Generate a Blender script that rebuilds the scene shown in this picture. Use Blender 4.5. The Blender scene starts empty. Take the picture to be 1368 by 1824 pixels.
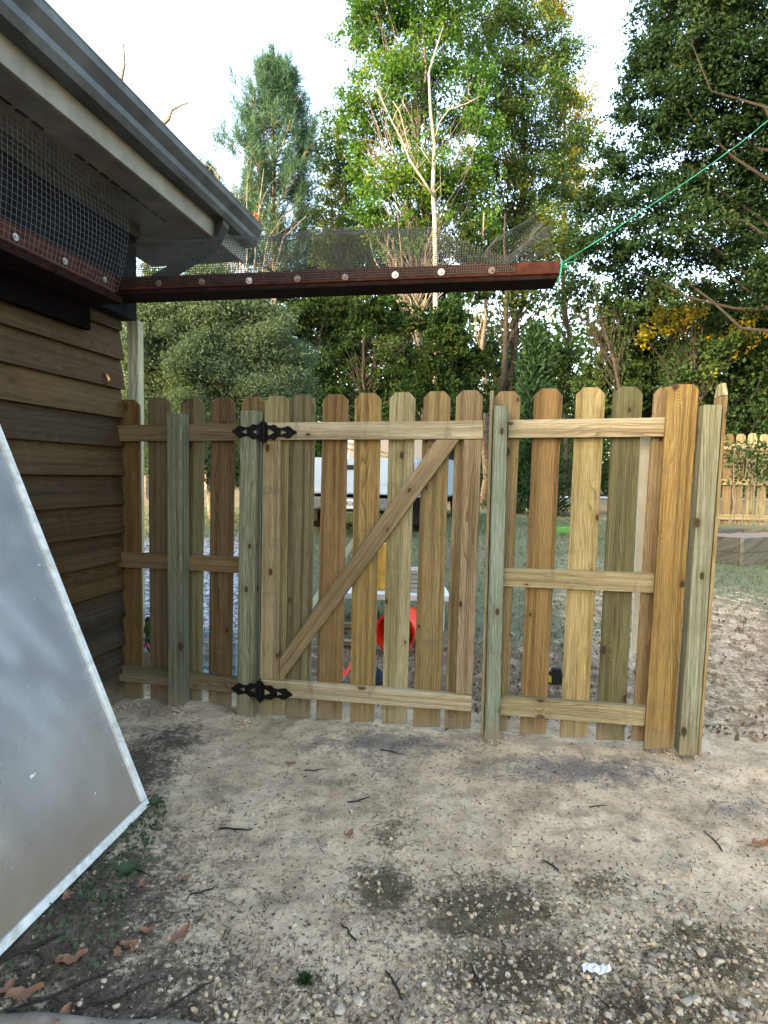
import bpy, bmesh, math, random
import numpy as np
from mathutils import Vector, Matrix, noise

random.seed(7)
RNG = np.random.default_rng(7)
SC = bpy.context.scene
COL = SC.collection

# ------------------------------------------------------------------ camera
F, CX, CY = 1080.0, 684.0, 912.0
PITCH, ROLL = math.radians(3.4), math.radians(1.0)
CAM = Vector((0, 0, 1.36))
_f = Vector((0, math.cos(PITCH), -math.sin(PITCH)))
_r0 = Vector((1, 0, 0))
_u0 = _r0.cross(_f)
CR = (_r0 * math.cos(ROLL) + _u0 * math.sin(ROLL)).normalized()
CU = CR.cross(_f).normalized()
cam_d = bpy.data.cameras.new('camera')
cam = bpy.data.objects.new('camera', cam_d)
COL.objects.link(cam)
cam.matrix_world = Matrix(((CR.x, CU.x, -_f.x, CAM.x), (CR.y, CU.y, -_f.y, CAM.y), (CR.z, CU.z, -_f.z, CAM.z), (0, 0, 0, 1)))
cam_d.sensor_width = 36
cam_d.lens = 36 * F / 1824
cam_d.clip_end = 2000
cam_d.clip_start = 0.05
SC.camera = cam

# ------------------------------------------------------------------ sky, sun, exposure
SUN_EL = math.radians(13)
SUN_AZ = math.atan2(-0.80, -0.60)
w = bpy.data.worlds.new('World')
SC.world = w
w.use_nodes = True
nt = w.node_tree
for n in list(nt.nodes):
    nt.nodes.remove(n)
sky = nt.nodes.new('ShaderNodeTexSky')
sky.sky_type = 'NISHITA'
sky.sun_disc = False
sky.sun_elevation = SUN_EL
sky.sun_rotation = SUN_AZ
sky.air_density = 1.0
sky.dust_density = 4.0
sky.ozone_density = 1.0
bg = nt.nodes.new('ShaderNodeBackground')
bg.inputs[1].default_value = 0.15
wo = nt.nodes.new('ShaderNodeOutputWorld')
nt.links.new(sky.outputs[0], bg.inputs[0])
nt.links.new(bg.outputs[0], wo.inputs[0])
sun_d = bpy.data.lights.new('sun', 'SUN')
sun_d.energy = 1.0
sun_d.angle = math.radians(10)
sun_d.color = (1.0, 0.84, 0.6)
sun = bpy.data.objects.new('sun', sun_d)
COL.objects.link(sun)
sdir = Vector((math.sin(SUN_AZ) * math.cos(SUN_EL), math.cos(SUN_AZ) * math.cos(SUN_EL), math.sin(SUN_EL)))
sun.rotation_euler = sdir.to_track_quat('Z', 'Y').to_euler()
vs = SC.view_settings
vs.view_transform = 'Standard'
vs.look = 'None'
vs.gamma = 1.0
vs.use_curve_mapping = False
vs.exposure = 3.45
vs.use_white_balance = True
vs.white_balance_temperature = 7300
vs.white_balance_tint = 10


# ------------------------------------------------------------------ projection helpers (pixel of the photo -> point on a real plane)
def ray(px, py):
    return (_f + CR * ((px - CX) / F) - CU * ((py - CY) / F))


def at(px, py, Y):
    d = ray(px, py)
    return CAM + d * (Y / d.y)


TH = math.radians(11.7)
FR = Vector((math.cos(TH), -math.sin(TH), 0))        # along the fence, to the right
FN = Vector((math.sin(TH), math.cos(TH), 0))         # away from the camera
F0 = Vector((-0.134, 3.29, 0))


def onf(px, py, off=0.0):                             # on the fence plane moved off metres away from the camera
    d = ray(px, py)
    t = (F0 - CAM + FN * off).dot(FN) / d.dot(FN)
    return CAM + d * t


PH = math.radians(11.3)
WD = Vector((math.sin(PH), math.cos(PH), 0))          # along the house wall, away from the camera
WN = Vector((math.cos(PH), -math.sin(PH), 0))         # out of the wall
WC = onf(211, 900)
WC.z = 0


def hp(s, n, h):
    p = WC + WD * s + WN * n
    return Vector((p.x, p.y, h))


def onw(px, py, n=0.0):
    d = ray(px, py)
    t = (WC + WN * n - Vector((CAM.x, CAM.y, 0))).dot(WN) / d.dot(WN)
    return CAM + d * t


def sstep(a, b, x):
    t = min(1, max(0, (x - a) / (b - a)))
    return t * t * (3 - 2 * t)


def hbase(x, y):
    s = (Vector((x, y, 0)) - F0).dot(FN)
    h = 0.62 * sstep(0.1, 5.2, s) * (1 - 0.22 * sstep(1.5, 4.0, x))
    return h


def ghost(x, y):
    h = hbase(x, y)
    s = (Vector((x, y, 0)) - F0).dot(FN)
    near = (1 - sstep(4.0, 9.0, math.hypot(x, y))) * (1 - 0.8 * sstep(-0.05, 0.25, s))
    if near > 0:
        h += near * (0.016 * noise.noise(Vector((x * 1.7, y * 1.7, 3))) + 0.010 * noise.noise(Vector((x * 6, y * 6, 9)))
                     + 0.007 * noise.noise(Vector((x * 15, y * 15, 1))) + 0.005 * abs(noise.noise(Vector((x * 31, y * 31, 2)))))
    h += 0.03 * math.exp(-((s + 0.1) / 0.16) ** 2) * (0.5 + noise.noise(Vector((x * 2.3, 5, 2))))
    far = sstep(30, 80, math.hypot(x, y))
    h += far * 0.6 * noise.noise(Vector((x * 0.02, y * 0.02, 4)))
    return h


def ong(px, py):
    d = ray(px, py)
    t = 0.5
    p = CAM + d * t
    while t < 120:
        t *= 1.01
        q = CAM + d * t
        if q.z <= hbase(q.x, q.y):
            break
    for _ in range(12):
        q = CAM + d * t
        t += (q.z - hbase(q.x, q.y)) / max(0.05, -d.z + 0.001) * 0.7
    q = CAM + d * t
    q.z = ghost(q.x, q.y)
    return q


# ------------------------------------------------------------------ materials
def newmat(name):
    m = bpy.data.materials.new(name)
    m.use_nodes = True
    nt = m.node_tree
    for n in list(nt.nodes):
        nt.nodes.remove(n)
    out = nt.nodes.new('ShaderNodeOutputMaterial')
    return m, nt, out


class NT:
    def __init__(s, nt):
        s.nt = nt

    def n(s, t, **kw):
        x = s.nt.nodes.new(t)
        for k, v in kw.items():
            setattr(x, k, v)
        return x

    def l(s, a, b):
        s.nt.links.new(a, b)

    def _in(s, sock, v):
        if hasattr(v, 'is_linked'):
            s.l(v, sock)
        elif isinstance(v, (tuple, list)) and len(v) == 3 and sock.type == 'RGBA':
            sock.default_value = (*v, 1)
        else:
            sock.default_value = v

    def math(s, op, a, b=None, c=None, clamp=False):
        x = s.n('ShaderNodeMath', operation=op)
        x.use_clamp = clamp
        s._in(x.inputs[0], a)
        if b is not None:
            s._in(x.inputs[1], b)
        if c is not None:
            s._in(x.inputs[2], c)
        return x.outputs[0]

    def mix(s, f, a, b, mode='MIX'):
        x = s.n('ShaderNodeMix', data_type='RGBA', blend_type=mode)
        s._in(x.inputs[0], f)
        s._in(x.inputs[6], a)
        s._in(x.inputs[7], b)
        return x.outputs[2]

    def noise(s, vec, scale, detail=3, rough=0.55, dim='3D'):
        x = s.n('ShaderNodeTexNoise', noise_dimensions=dim)
        if vec is not None:
            s.l(vec, x.inputs['Vector'])
        x.inputs['Scale'].default_value = scale
        x.inputs['Detail'].default_value = detail
        x.inputs['Roughness'].default_value = rough
        return x.outputs[0]

    def ramp(s, f, stops):
        x = s.n('ShaderNodeValToRGB')
        e = x.color_ramp.elements
        while len(e) < len(stops):
            e.new(0.5)
        for i, (p, c) in enumerate(stops):
            e[i].position = p
            e[i].color = (*c, 1) if len(c) == 3 else c
        s._in(x.inputs[0], f)
        return x.outputs[0]

    def mapr(s, f, a, b, c=0.0, d=1.0):
        x = s.n('ShaderNodeMapRange')
        s._in(x.inputs[0], f)
        for i, v in enumerate((a, b, c, d)):
            x.inputs[i + 1].default_value = v
        return x.outputs[0]

    def scalev(s, vec, v):
        x = s.n('ShaderNodeVectorMath', operation='MULTIPLY')
        s.l(vec, x.inputs[0])
        x.inputs[1].default_value = v
        return x.outputs[0]

    def bump(s, h, strength, dist=0.01):
        x = s.n('ShaderNodeBump')
        s.l(h, x.inputs['Height'])
        x.inputs['Strength'].default_value = strength
        x.inputs['Distance'].default_value = dist
        return x.outputs[0]

    def bsdf(s, col, rough=0.7, metal=0.0, normal=None, spec=0.3):
        x = s.n('ShaderNodeBsdfPrincipled')
        s._in(x.inputs['Base Color'], col)
        s._in(x.inputs['Roughness'], rough)
        s._in(x.inputs['Metallic'], metal)
        x.inputs['Specular IOR Level'].default_value = spec
        if normal is not None:
            s.l(normal, x.inputs['Normal'])
        return x.outputs[0]


def mat_wood(name, knots=1.0, contrast=1.0, dirt=0.0, rough=0.75, ringf=105):
    """sawn pine: rings bent round knots, fibre, blotches; the tint is the object's own colour"""
    m, nt, out = newmat(name)
    k = NT(nt)
    uv = k.n('ShaderNodeUVMap', uv_map='UVMap').outputs[0]
    oi = k.n('ShaderNodeObjectInfo')
    base = oi.outputs['Color']
    sep = k.n('ShaderNodeSeparateXYZ')
    k.l(uv, sep.inputs[0])
    U, V = sep.outputs[0], sep.outputs[1]
    # knots
    vk = k.scalev(uv, (4.2, 7.5, 1))
    vor = k.n('ShaderNodeTexVoronoi', voronoi_dimensions='2D', feature='F1')
    k.l(vk, vor.inputs['Vector'])
    vor.inputs['Scale'].default_value = 1
    sc = k.n('ShaderNodeSeparateColor')
    k.l(vor.outputs['Color'], sc.inputs[0])
    gate = k.math('GREATER_THAN', sc.outputs[0], 0.70)
    size = k.mapr(sc.outputs[1], 0, 1, 0.04, 0.13)
    dist = vor.outputs['Distance']
    kn = k.math('MULTIPLY', k.math('SUBTRACT', 1.0, k.math('DIVIDE', dist, size), clamp=True), gate)
    halo = k.math('MULTIPLY', k.math('SUBTRACT', 1.0, k.math('DIVIDE', dist, k.math('MULTIPLY', size, 3.2)), clamp=True), gate)
    # ring phase
    bend = k.noise(k.scalev(uv, (0.75, 6, 1)), 1.0, 2, 0.4, '2D')
    bend2 = k.noise(k.scalev(uv, (3.5, 24, 1)), 1.0, 1, 0.5, '2D')
    ph = k.math('MULTIPLY', V, ringf)
    ph = k.math('ADD', ph, k.math('MULTIPLY', bend, 17.0))
    ph = k.math('ADD', ph, k.math('MULTIPLY', bend2, 1.6))
    ph = k.math('ADD', ph, k.math('MULTIPLY', halo, 7.0))
    ring = k.math('FRACT', ph)
    ring = k.math('POWER', ring, 2.2)
    amp = k.noise(k.scalev(uv, (0.8, 5, 1)), 1.0, 2, 0.5, '2D')
    ring = k.math('MULTIPLY', ring, k.mapr(amp, 0.3, 0.7, 0.25, 1.0))
    fib = k.noise(k.scalev(uv, (9, 420, 1)), 1.0, 3, 0.6, '2D')
    blot = k.noise(k.scalev(uv, (1.6, 5, 1)), 1.0, 3, 0.6, '2D')
    warm = k.noise(k.scalev(uv, (0.9, 9, 1)), 1.3, 2, 0.5, '2D')
    c = k.mix(k.math('MULTIPLY', ring, min(1.0, 0.85 * contrast)), base, k.mix(1.0, base, (0.42, 0.335, 0.22), 'MULTIPLY'))
    c = k.mix(k.mapr(fib, 0.38, 0.7, 0, 0.6 * contrast), c, k.mix(1.0, c, (0.42, 0.365, 0.28), 'MULTIPLY'))
    broad = k.noise(k.scalev(uv, (0.5, 34, 1)), 1.0, 3, 0.6, '2D')
    c = k.mix(k.mapr(broad, 0.42, 0.66, 0, 0.7 * contrast), c, k.mix(1.0, c, (0.50, 0.45, 0.37), 'MULTIPLY'))
    c = k.mix(k.mapr(blot, 0.42, 0.72, 0, 0.5), c, k.mix(1.0, c, (0.66, 0.68, 0.56), 'MULTIPLY'))
    c = k.mix(k.mapr(warm, 0.5, 0.8, 0, 0.45), c, k.mix(1.0, c, (1.12, 0.92, 0.66), 'MULTIPLY'))
    c = k.mix(k.math('MULTIPLY', halo, 0.55 * knots), c, k.mix(1.0, c, (0.62, 0.42, 0.25), 'MULTIPLY'))
    c = k.mix(k.math('MULTIPLY', k.mapr(kn, 0.0, 0.35), knots * 0.93), c, (0.028, 0.013, 0.006))
    # scuffs and grey marks
    sm = k.noise(k.scalev(uv, (14, 3.2, 1)), 1.0, 4, 0.65, '2D')
    c = k.mix(k.mapr(sm, 0.62, 0.75, 0, 0.45 + dirt), c, (0.085, 0.075, 0.055))
    geo = k.n('ShaderNodeNewGeometry')
    sz = k.n('ShaderNodeSeparateXYZ')
    k.l(geo.outputs['Position'], sz.inputs[0])
    mn = k.noise(k.scalev(uv, (7, 16, 1)), 1.0, 4, 0.65, '2D')
    mudz = k.mapr(k.math('ADD', sz.outputs[2], k.math('MULTIPLY', k.math('SUBTRACT', mn, 0.5), 0.22)), 0.02, 0.16, 0.75, 0)
    c = k.mix(mudz, c, (0.17, 0.135, 0.09))
    hgt = k.math('ADD', k.math('MULTIPLY', fib, 0.6), k.math('MULTIPLY', ring, 0.5))
    nrm = k.bump(hgt, 0.35, 0.0025)
    k.l(k.bsdf(c, rough, 0, nrm, 0.25), out.inputs[0])
    return m


def mat_plain(name, col, rough=0.6, metal=0.0, var=0.15, scale=18, bump=0.1, spec=0.4, dirt=None, dscale=6, damt=0.6):
    m, nt, out = newmat(name)
    k = NT(nt)
    tc = k.n('ShaderNodeTexCoord').outputs['Object']
    nz = k.noise(tc, scale, 4, 0.6)
    dark = tuple(v * (1 - 2 * var) for v in col)
    lite = tuple(min(1, v * (1 + var)) for v in col)
    c = k.ramp(nz, [(0.3, dark), (0.7, lite)])
    if dirt:
        d = k.noise(tc, dscale, 5, 0.65)
        c = k.mix(k.mapr(d, 0.48, 0.68, 0, damt), c, dirt)
    nrm = k.bump(nz, bump, 0.004) if bump else None
    k.l(k.bsdf(c, rough, metal, nrm, spec), out.inputs[0])
    return m


def mat_leaf(name, stops, trans=0.35, rough=0.7, spec=0.06):
    m, nt, out = newmat(name)
    k = NT(nt)
    g = k.n('ShaderNodeNewGeometry')
    rnd = g.outputs['Random Per Island']
    tc = k.n('ShaderNodeTexCoord').outputs['Object']
    big = k.noise(tc, 0.55, 2, 0.5)
    f = k.math('ADD', k.math('MULTIPLY', rnd, 0.55), k.mapr(big, 0.3, 0.7, 0.0, 0.45))
    c = k.ramp(f, stops)
    p = k.bsdf(c, rough, 0, None, spec)
    t = k.n('ShaderNodeBsdfTranslucent')
    k.l(k.mix(1.0, c, (1.25, 1.15, 0.6), 'MULTIPLY'), t.inputs[0])
    mx = k.n('ShaderNodeMixShader')
    mx.inputs[0].default_value = trans
    k.l(p, mx.inputs[1])
    k.l(t.outputs[0], mx.inputs[2])
    k.l(mx.outputs[0], out.inputs[0])
    return m


M = {}
M['pine'] = mat_wood('treated_pine', contrast=1.35)
M['pine_clean'] = mat_wood('clean_pine', knots=0.9, contrast=1.15)
M['siding'] = mat_wood('rough_siding', knots=0.95, contrast=1.2, dirt=-0.25, rough=0.8, ringf=55)
M['grey_wood'] = mat_wood('weathered_wood', knots=0.7, contrast=1.0, dirt=0.3, rough=0.9)
M['red_paint'] = mat_plain('red_brown_stain', (0.050, 0.017, 0.011), 0.8, var=0.3, scale=30, spec=0.08, dirt=(0.02, 0.011, 0.009), dscale=16)
M['shadow_black'] = mat_plain('shelf_shadow_black', (0.004, 0.003, 0.003), 0.95, var=0.2, spec=0.02)  # shadow colour for the board added under the shelf
M['shaded_stain'] = mat_plain('shaded_brown_stain', (0.014, 0.007, 0.006), 0.9, var=0.3, scale=22, spec=0.05)  # darker copy of the red-brown stain, underside shade put into the colour
M['black_iron'] = mat_plain('black_hinge_iron', (0.003, 0.003, 0.0035), 0.6, 0.0, var=0.1, scale=60, bump=0.3, spec=0.12)
M['gutter'] = mat_plain('weathered_gutter', (0.05, 0.058, 0.063), 0.5, 0.0, var=0.35, scale=4, bump=0.03, dirt=(0.025, 0.026, 0.025), dscale=9, damt=0.75)
M['downspout'] = mat_plain('dark_downspout', (0.02, 0.022, 0.023), 0.6, var=0.2, scale=6, bump=0.03, spec=0.3)
M['fascia'] = mat_plain('fascia_paint', (0.17, 0.16, 0.13), 0.55, var=0.15, scale=6, bump=0.04, dirt=(0.085, 0.08, 0.065), dscale=14, damt=0.5)
M['soffit'] = mat_plain('soffit_paint', (0.15, 0.15, 0.145), 0.75, var=0.15, scale=5, bump=0.02, spec=0.1, dirt=(0.09, 0.09, 0.087), dscale=7, damt=0.4)
M['trim_dark'] = mat_plain('grey_trim', (0.045, 0.045, 0.045), 0.8, var=0.15, scale=8, spec=0.1)
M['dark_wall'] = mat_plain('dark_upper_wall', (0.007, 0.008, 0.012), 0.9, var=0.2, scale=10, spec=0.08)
M['black'] = mat_plain('black_plastic', (0.008, 0.008, 0.009), 0.5, var=0.2)
M['shingle'] = mat_plain('roof_shingle', (0.09, 0.085, 0.08), 0.9, var=0.3, scale=40)
M['wire'] = mat_plain('galvanised_wire', (0.075, 0.083, 0.088), 0.6, 0.1, var=0.1, scale=50, bump=0)
M['wire_dark'] = mat_plain('dark_coated_wire', (0.018, 0.022, 0.022), 0.6, 0.0, var=0.1, scale=50, bump=0)
M['steel'] = mat_plain('steel_washer', (0.28, 0.28, 0.27), 0.4, 0.7, var=0.15, scale=60)
M['steel_dull'] = mat_plain('dull_washer', (0.11, 0.09, 0.08), 0.6, 0.4, var=0.2, scale=60)
M['brass'] = mat_plain('brass', (0.5, 0.26, 0.09), 0.35, 0.8, var=0.15, scale=60)
M['alu'] = mat_plain('white_frame_paint', (0.56, 0.58, 0.57), 0.5, var=0.12, scale=25, bump=0.1, dirt=(0.26, 0.24, 0.20), dscale=12, damt=0.7)
M['rope'] = mat_plain('green_twine', (0.02, 0.30, 0.19), 0.6, var=0.15)
M['concrete'] = mat_plain('concrete_block', (0.42, 0.38, 0.32), 0.9, var=0.2, scale=30, bump=0.3)
M['stone'] = mat_plain('pale_stone', (0.36, 0.315, 0.245), 0.9, var=0.3, scale=25, bump=0.3)
M['clod'] = mat_plain('dry_dirt_clod', (0.42, 0.335, 0.225), 0.95, var=0.35, scale=35, bump=0.4)
M['stone_dark'] = mat_plain('grey_stone', (0.16, 0.14, 0.12), 0.85, var=0.2, scale=25, bump=0.3)
M['bark'] = mat_plain('dark_bark', (0.02, 0.017, 0.014), 0.9, var=0.35, scale=9, bump=0.6)
M['bark_pale'] = mat_plain('pale_bark', (0.27, 0.26, 0.225), 0.85, var=0.3, scale=7, bump=0.3, dirt=(0.10, 0.095, 0.08), dscale=5, damt=0.6)
M['bark_grey'] = mat_plain('grey_bark', (0.15, 0.13, 0.11), 0.9, var=0.3, scale=9, bump=0.4)
M['leaf_bright'] = mat_leaf('bright_maple_leaf', [(0, (0.0203, 0.0712, 0.0260)), (0.45, (0.0416, 0.1118, 0.0260)), (0.8, (0.0786, 0.1525, 0.0260)), (1, (0.2033, 0.1932, 0.0208))], 0.42)
M['leaf_mid'] = mat_leaf('mid_leaf', [(0, (0.0249, 0.0658, 0.0253)), (0.5, (0.0507, 0.1078, 0.0345)), (0.8, (0.1015, 0.1376, 0.0288)), (1, (0.2933, 0.2035, 0.0230))], 0.38)
M['leaf_gold'] = mat_leaf('gold_leaf', [(0, (0.05, 0.08, 0.02)), (0.4, (0.12, 0.12, 0.02)), (0.75, (0.26, 0.20, 0.025)), (1, (0.36, 0.25, 0.03))], 0.45)
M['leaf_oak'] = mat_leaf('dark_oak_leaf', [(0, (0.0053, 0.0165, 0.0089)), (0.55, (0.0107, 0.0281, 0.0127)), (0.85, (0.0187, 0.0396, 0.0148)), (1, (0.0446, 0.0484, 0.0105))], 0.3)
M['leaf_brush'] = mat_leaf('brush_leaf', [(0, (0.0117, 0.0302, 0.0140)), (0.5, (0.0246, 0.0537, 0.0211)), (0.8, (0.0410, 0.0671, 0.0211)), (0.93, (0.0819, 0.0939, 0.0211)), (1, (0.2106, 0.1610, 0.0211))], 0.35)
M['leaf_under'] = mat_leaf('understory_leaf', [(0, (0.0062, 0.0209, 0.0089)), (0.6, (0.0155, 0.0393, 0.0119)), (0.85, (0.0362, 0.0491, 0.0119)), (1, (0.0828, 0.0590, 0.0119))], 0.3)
M['leaf_olive'] = mat_leaf('grey_green_leaf', [(0, (0.0395, 0.0714, 0.0455)), (0.5, (0.0657, 0.1071, 0.0661)), (1, (0.1118, 0.1587, 0.0950))], 0.35)
M['leaf_cedar'] = mat_leaf('cedar_spray', [(0, (0.0075, 0.0225, 0.0128)), (0.6, (0.0150, 0.0375, 0.0180)), (1, (0.0300, 0.0562, 0.0225))], 0.2)
M['needle'] = mat_leaf('pine_needle', [(0, (0.0240, 0.0683, 0.0493)), (0.6, (0.0456, 0.1050, 0.0723)), (1, (0.0840, 0.1365, 0.0723))], 0.25)
M['leaf_weed'] = mat_leaf('weed_leaf', [(0, (0.03, 0.05, 0.028)), (1, (0.07, 0.10, 0.055))], 0.25)
M['leaf_orange'] = mat_leaf('orange_leaf', [(0, (0.22, 0.08, 0.04)), (1, (0.34, 0.17, 0.08))], 0.3)
M['grass'] = mat_leaf('lawn_grass', [(0, (0.045, 0.08, 0.04)), (0.6, (0.085, 0.13, 0.065)), (1, (0.22, 0.22, 0.13))], 0.25)
M['litter'] = mat_leaf('leaf_litter', [(0, (0.018, 0.015, 0.012)), (0.5, (0.05, 0.037, 0.028)), (0.85, (0.12, 0.08, 0.055)), (1, (0.28, 0.21, 0.15))], 0.1)
M['litter_far'] = mat_leaf('yard_litter', [(0, (0.045, 0.034, 0.026)), (0.5, (0.12, 0.082, 0.058)), (0.85, (0.22, 0.15, 0.10)), (1, (0.38, 0.29, 0.2))], 0.1)
M['dead_leaf'] = mat_leaf('dead_leaf', [(0, (0.12, 0.06, 0.042)), (0.5, (0.22, 0.115, 0.075)), (1, (0.40, 0.26, 0.17))], 0.15)
M['truck'] = mat_plain('white_truck_paint', (0.36, 0.45, 0.54), 0.3, var=0.03, scale=3, bump=0, spec=0.5)
M['truck_glass'] = mat_plain('truck_glass', (0.006, 0.007, 0.008), 0.15, var=0.1, bump=0, spec=0.6)
M['chrome'] = mat_plain('bumper_steel', (0.45, 0.47, 0.5), 0.3, 0.8, var=0.1, bump=0)
M['tyre'] = mat_plain('tyre_rubber', (0.012, 0.012, 0.012), 0.85, var=0.2, scale=40, bump=0.2)
M['red_lamp'] = mat_plain('tail_lamp', (0.35, 0.015, 0.012), 0.25, var=0.1, bump=0, spec=0.6)
M['white'] = mat_plain('white_board', (0.66, 0.67, 0.66), 0.55, var=0.08, scale=8, bump=0.05)
M['bucket_in'] = mat_plain('red_bucket', (0.85, 0.04, 0.012), 0.4, var=0.05, scale=5, bump=0, spec=0.5)
M['bag'] = mat_plain('yellow_bag', (0.62, 0.33, 0.05), 0.5, var=0.18, scale=9, bump=0.3)
M['blue_crate'] = mat_plain('pale_blue_crate', (0.33, 0.50, 0.58), 0.5, var=0.1, bump=0)
M['navy'] = mat_plain('navy_cloth', (0.02, 0.03, 0.065), 0.8, var=0.2)
M['magenta'] = mat_plain('magenta_petal', (0.45, 0.02, 0.2), 0.6, var=0.2)
M['pot'] = mat_plain('beige_planter', (0.42, 0.35, 0.27), 0.8, var=0.15)
M['yellow'] = mat_plain('yellow_plastic', (0.65, 0.42, 0.02), 0.5, var=0.1)
M['hose'] = mat_plain('green_hose', (0.08, 0.22, 0.05), 0.5, var=0.1)
M['drive'] = mat_plain('pale_gravel_drive', (0.40, 0.43, 0.47), 0.9, var=0.2, scale=3)
M['cream'] = mat_plain('pale_cream_timber', (0.8, 0.77, 0.64), 0.7, var=0.06, scale=12)
M['plastic'] = mat_plain('clear_plastic_scrap', (0.62, 0.64, 0.66), 0.3, var=0.15, scale=30)
M['print'] = mat_plain('plate_print', (0.02, 0.03, 0.06), 0.6, var=0.0, bump=0)


def mat_pane():
    m, nt, out = newmat('hazy_dirty_glass')
    k = NT(nt)
    uv = k.n('ShaderNodeUVMap', uv_map='UVMap').outputs[0]
    sep = k.n('ShaderNodeSeparateXYZ')
    k.l(uv, sep.inputs[0])
    n1 = k.noise(k.scalev(uv, (2.2, 2.2, 1)), 1, 5, 0.6, '2D')
    n2 = k.noise(k.scalev(uv, (1.2, 9, 1)), 2, 5, 0.65, '2D')
    n3 = k.noise(k.scalev(uv, (26, 10, 1)), 1, 2, 0.5, '2D')
    # mud film towards the bottom edge (u = metres from the bottom)
    mud = k.math('MULTIPLY', k.mapr(k.math('ADD', sep.outputs[0], k.math('MULTIPLY', n1, 0.30)), 0.12, 0.85, 1, 0), 0.9)
    film = k.mix(mud, k.ramp(n1, [(0.3, (0.36, 0.39, 0.43)), (0.7, (0.46, 0.49, 0.53))]), (0.21, 0.145, 0.075))
    spl = k.mapr(n3, 0.77, 0.81, 0, 0.8)
    spl = k.math('MULTIPLY', spl, k.mapr(n2, 0.45, 0.6, 0, 1))
    film = k.mix(spl, film, (0.7, 0.7, 0.68))
    p = k.n('ShaderNodeBsdfPrincipled')
    k.l(film, p.inputs['Base Color'])
    k.l(k.mapr(mud, 0, 0.8, 0.2, 0.75), p.inputs['Roughness'])
    p.inputs['Specular IOR Level'].default_value = 0.45
    tr = k.n('ShaderNodeBsdfTransparent')
    tr.inputs[0].default_value = (0.9, 0.93, 0.96, 1)
    mx = k.n('ShaderNodeMixShader')
    op = k.math('ADD', k.mapr(n1, 0.3, 0.7, 0.32, 0.42), k.math('ADD', k.math('MULTIPLY', mud, 0.35), spl), clamp=True)
    k.l(op, mx.inputs[0])
    k.l(tr.outputs[0], mx.inputs[1])
    k.l(p.outputs[0], mx.inputs[2])
    gl = k.n('ShaderNodeBsdfGlossy')
    gl.inputs['Roughness'].default_value = 0.12
    fz = k.n('ShaderNodeFresnel')
    fz.inputs[0].default_value = 1.6
    m2 = k.n('ShaderNodeMixShader')
    k.l(k.math('MULTIPLY', k.math('MULTIPLY', fz.outputs[0], 0.75), k.math('SUBTRACT', 1.0, mud), clamp=True), m2.inputs[0])
    k.l(mx.outputs[0], m2.inputs[1])
    k.l(gl.outputs[0], m2.inputs[2])
    k.l(m2.outputs[0], out.inputs[0])
    return m


M['pane'] = mat_pane()


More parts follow.
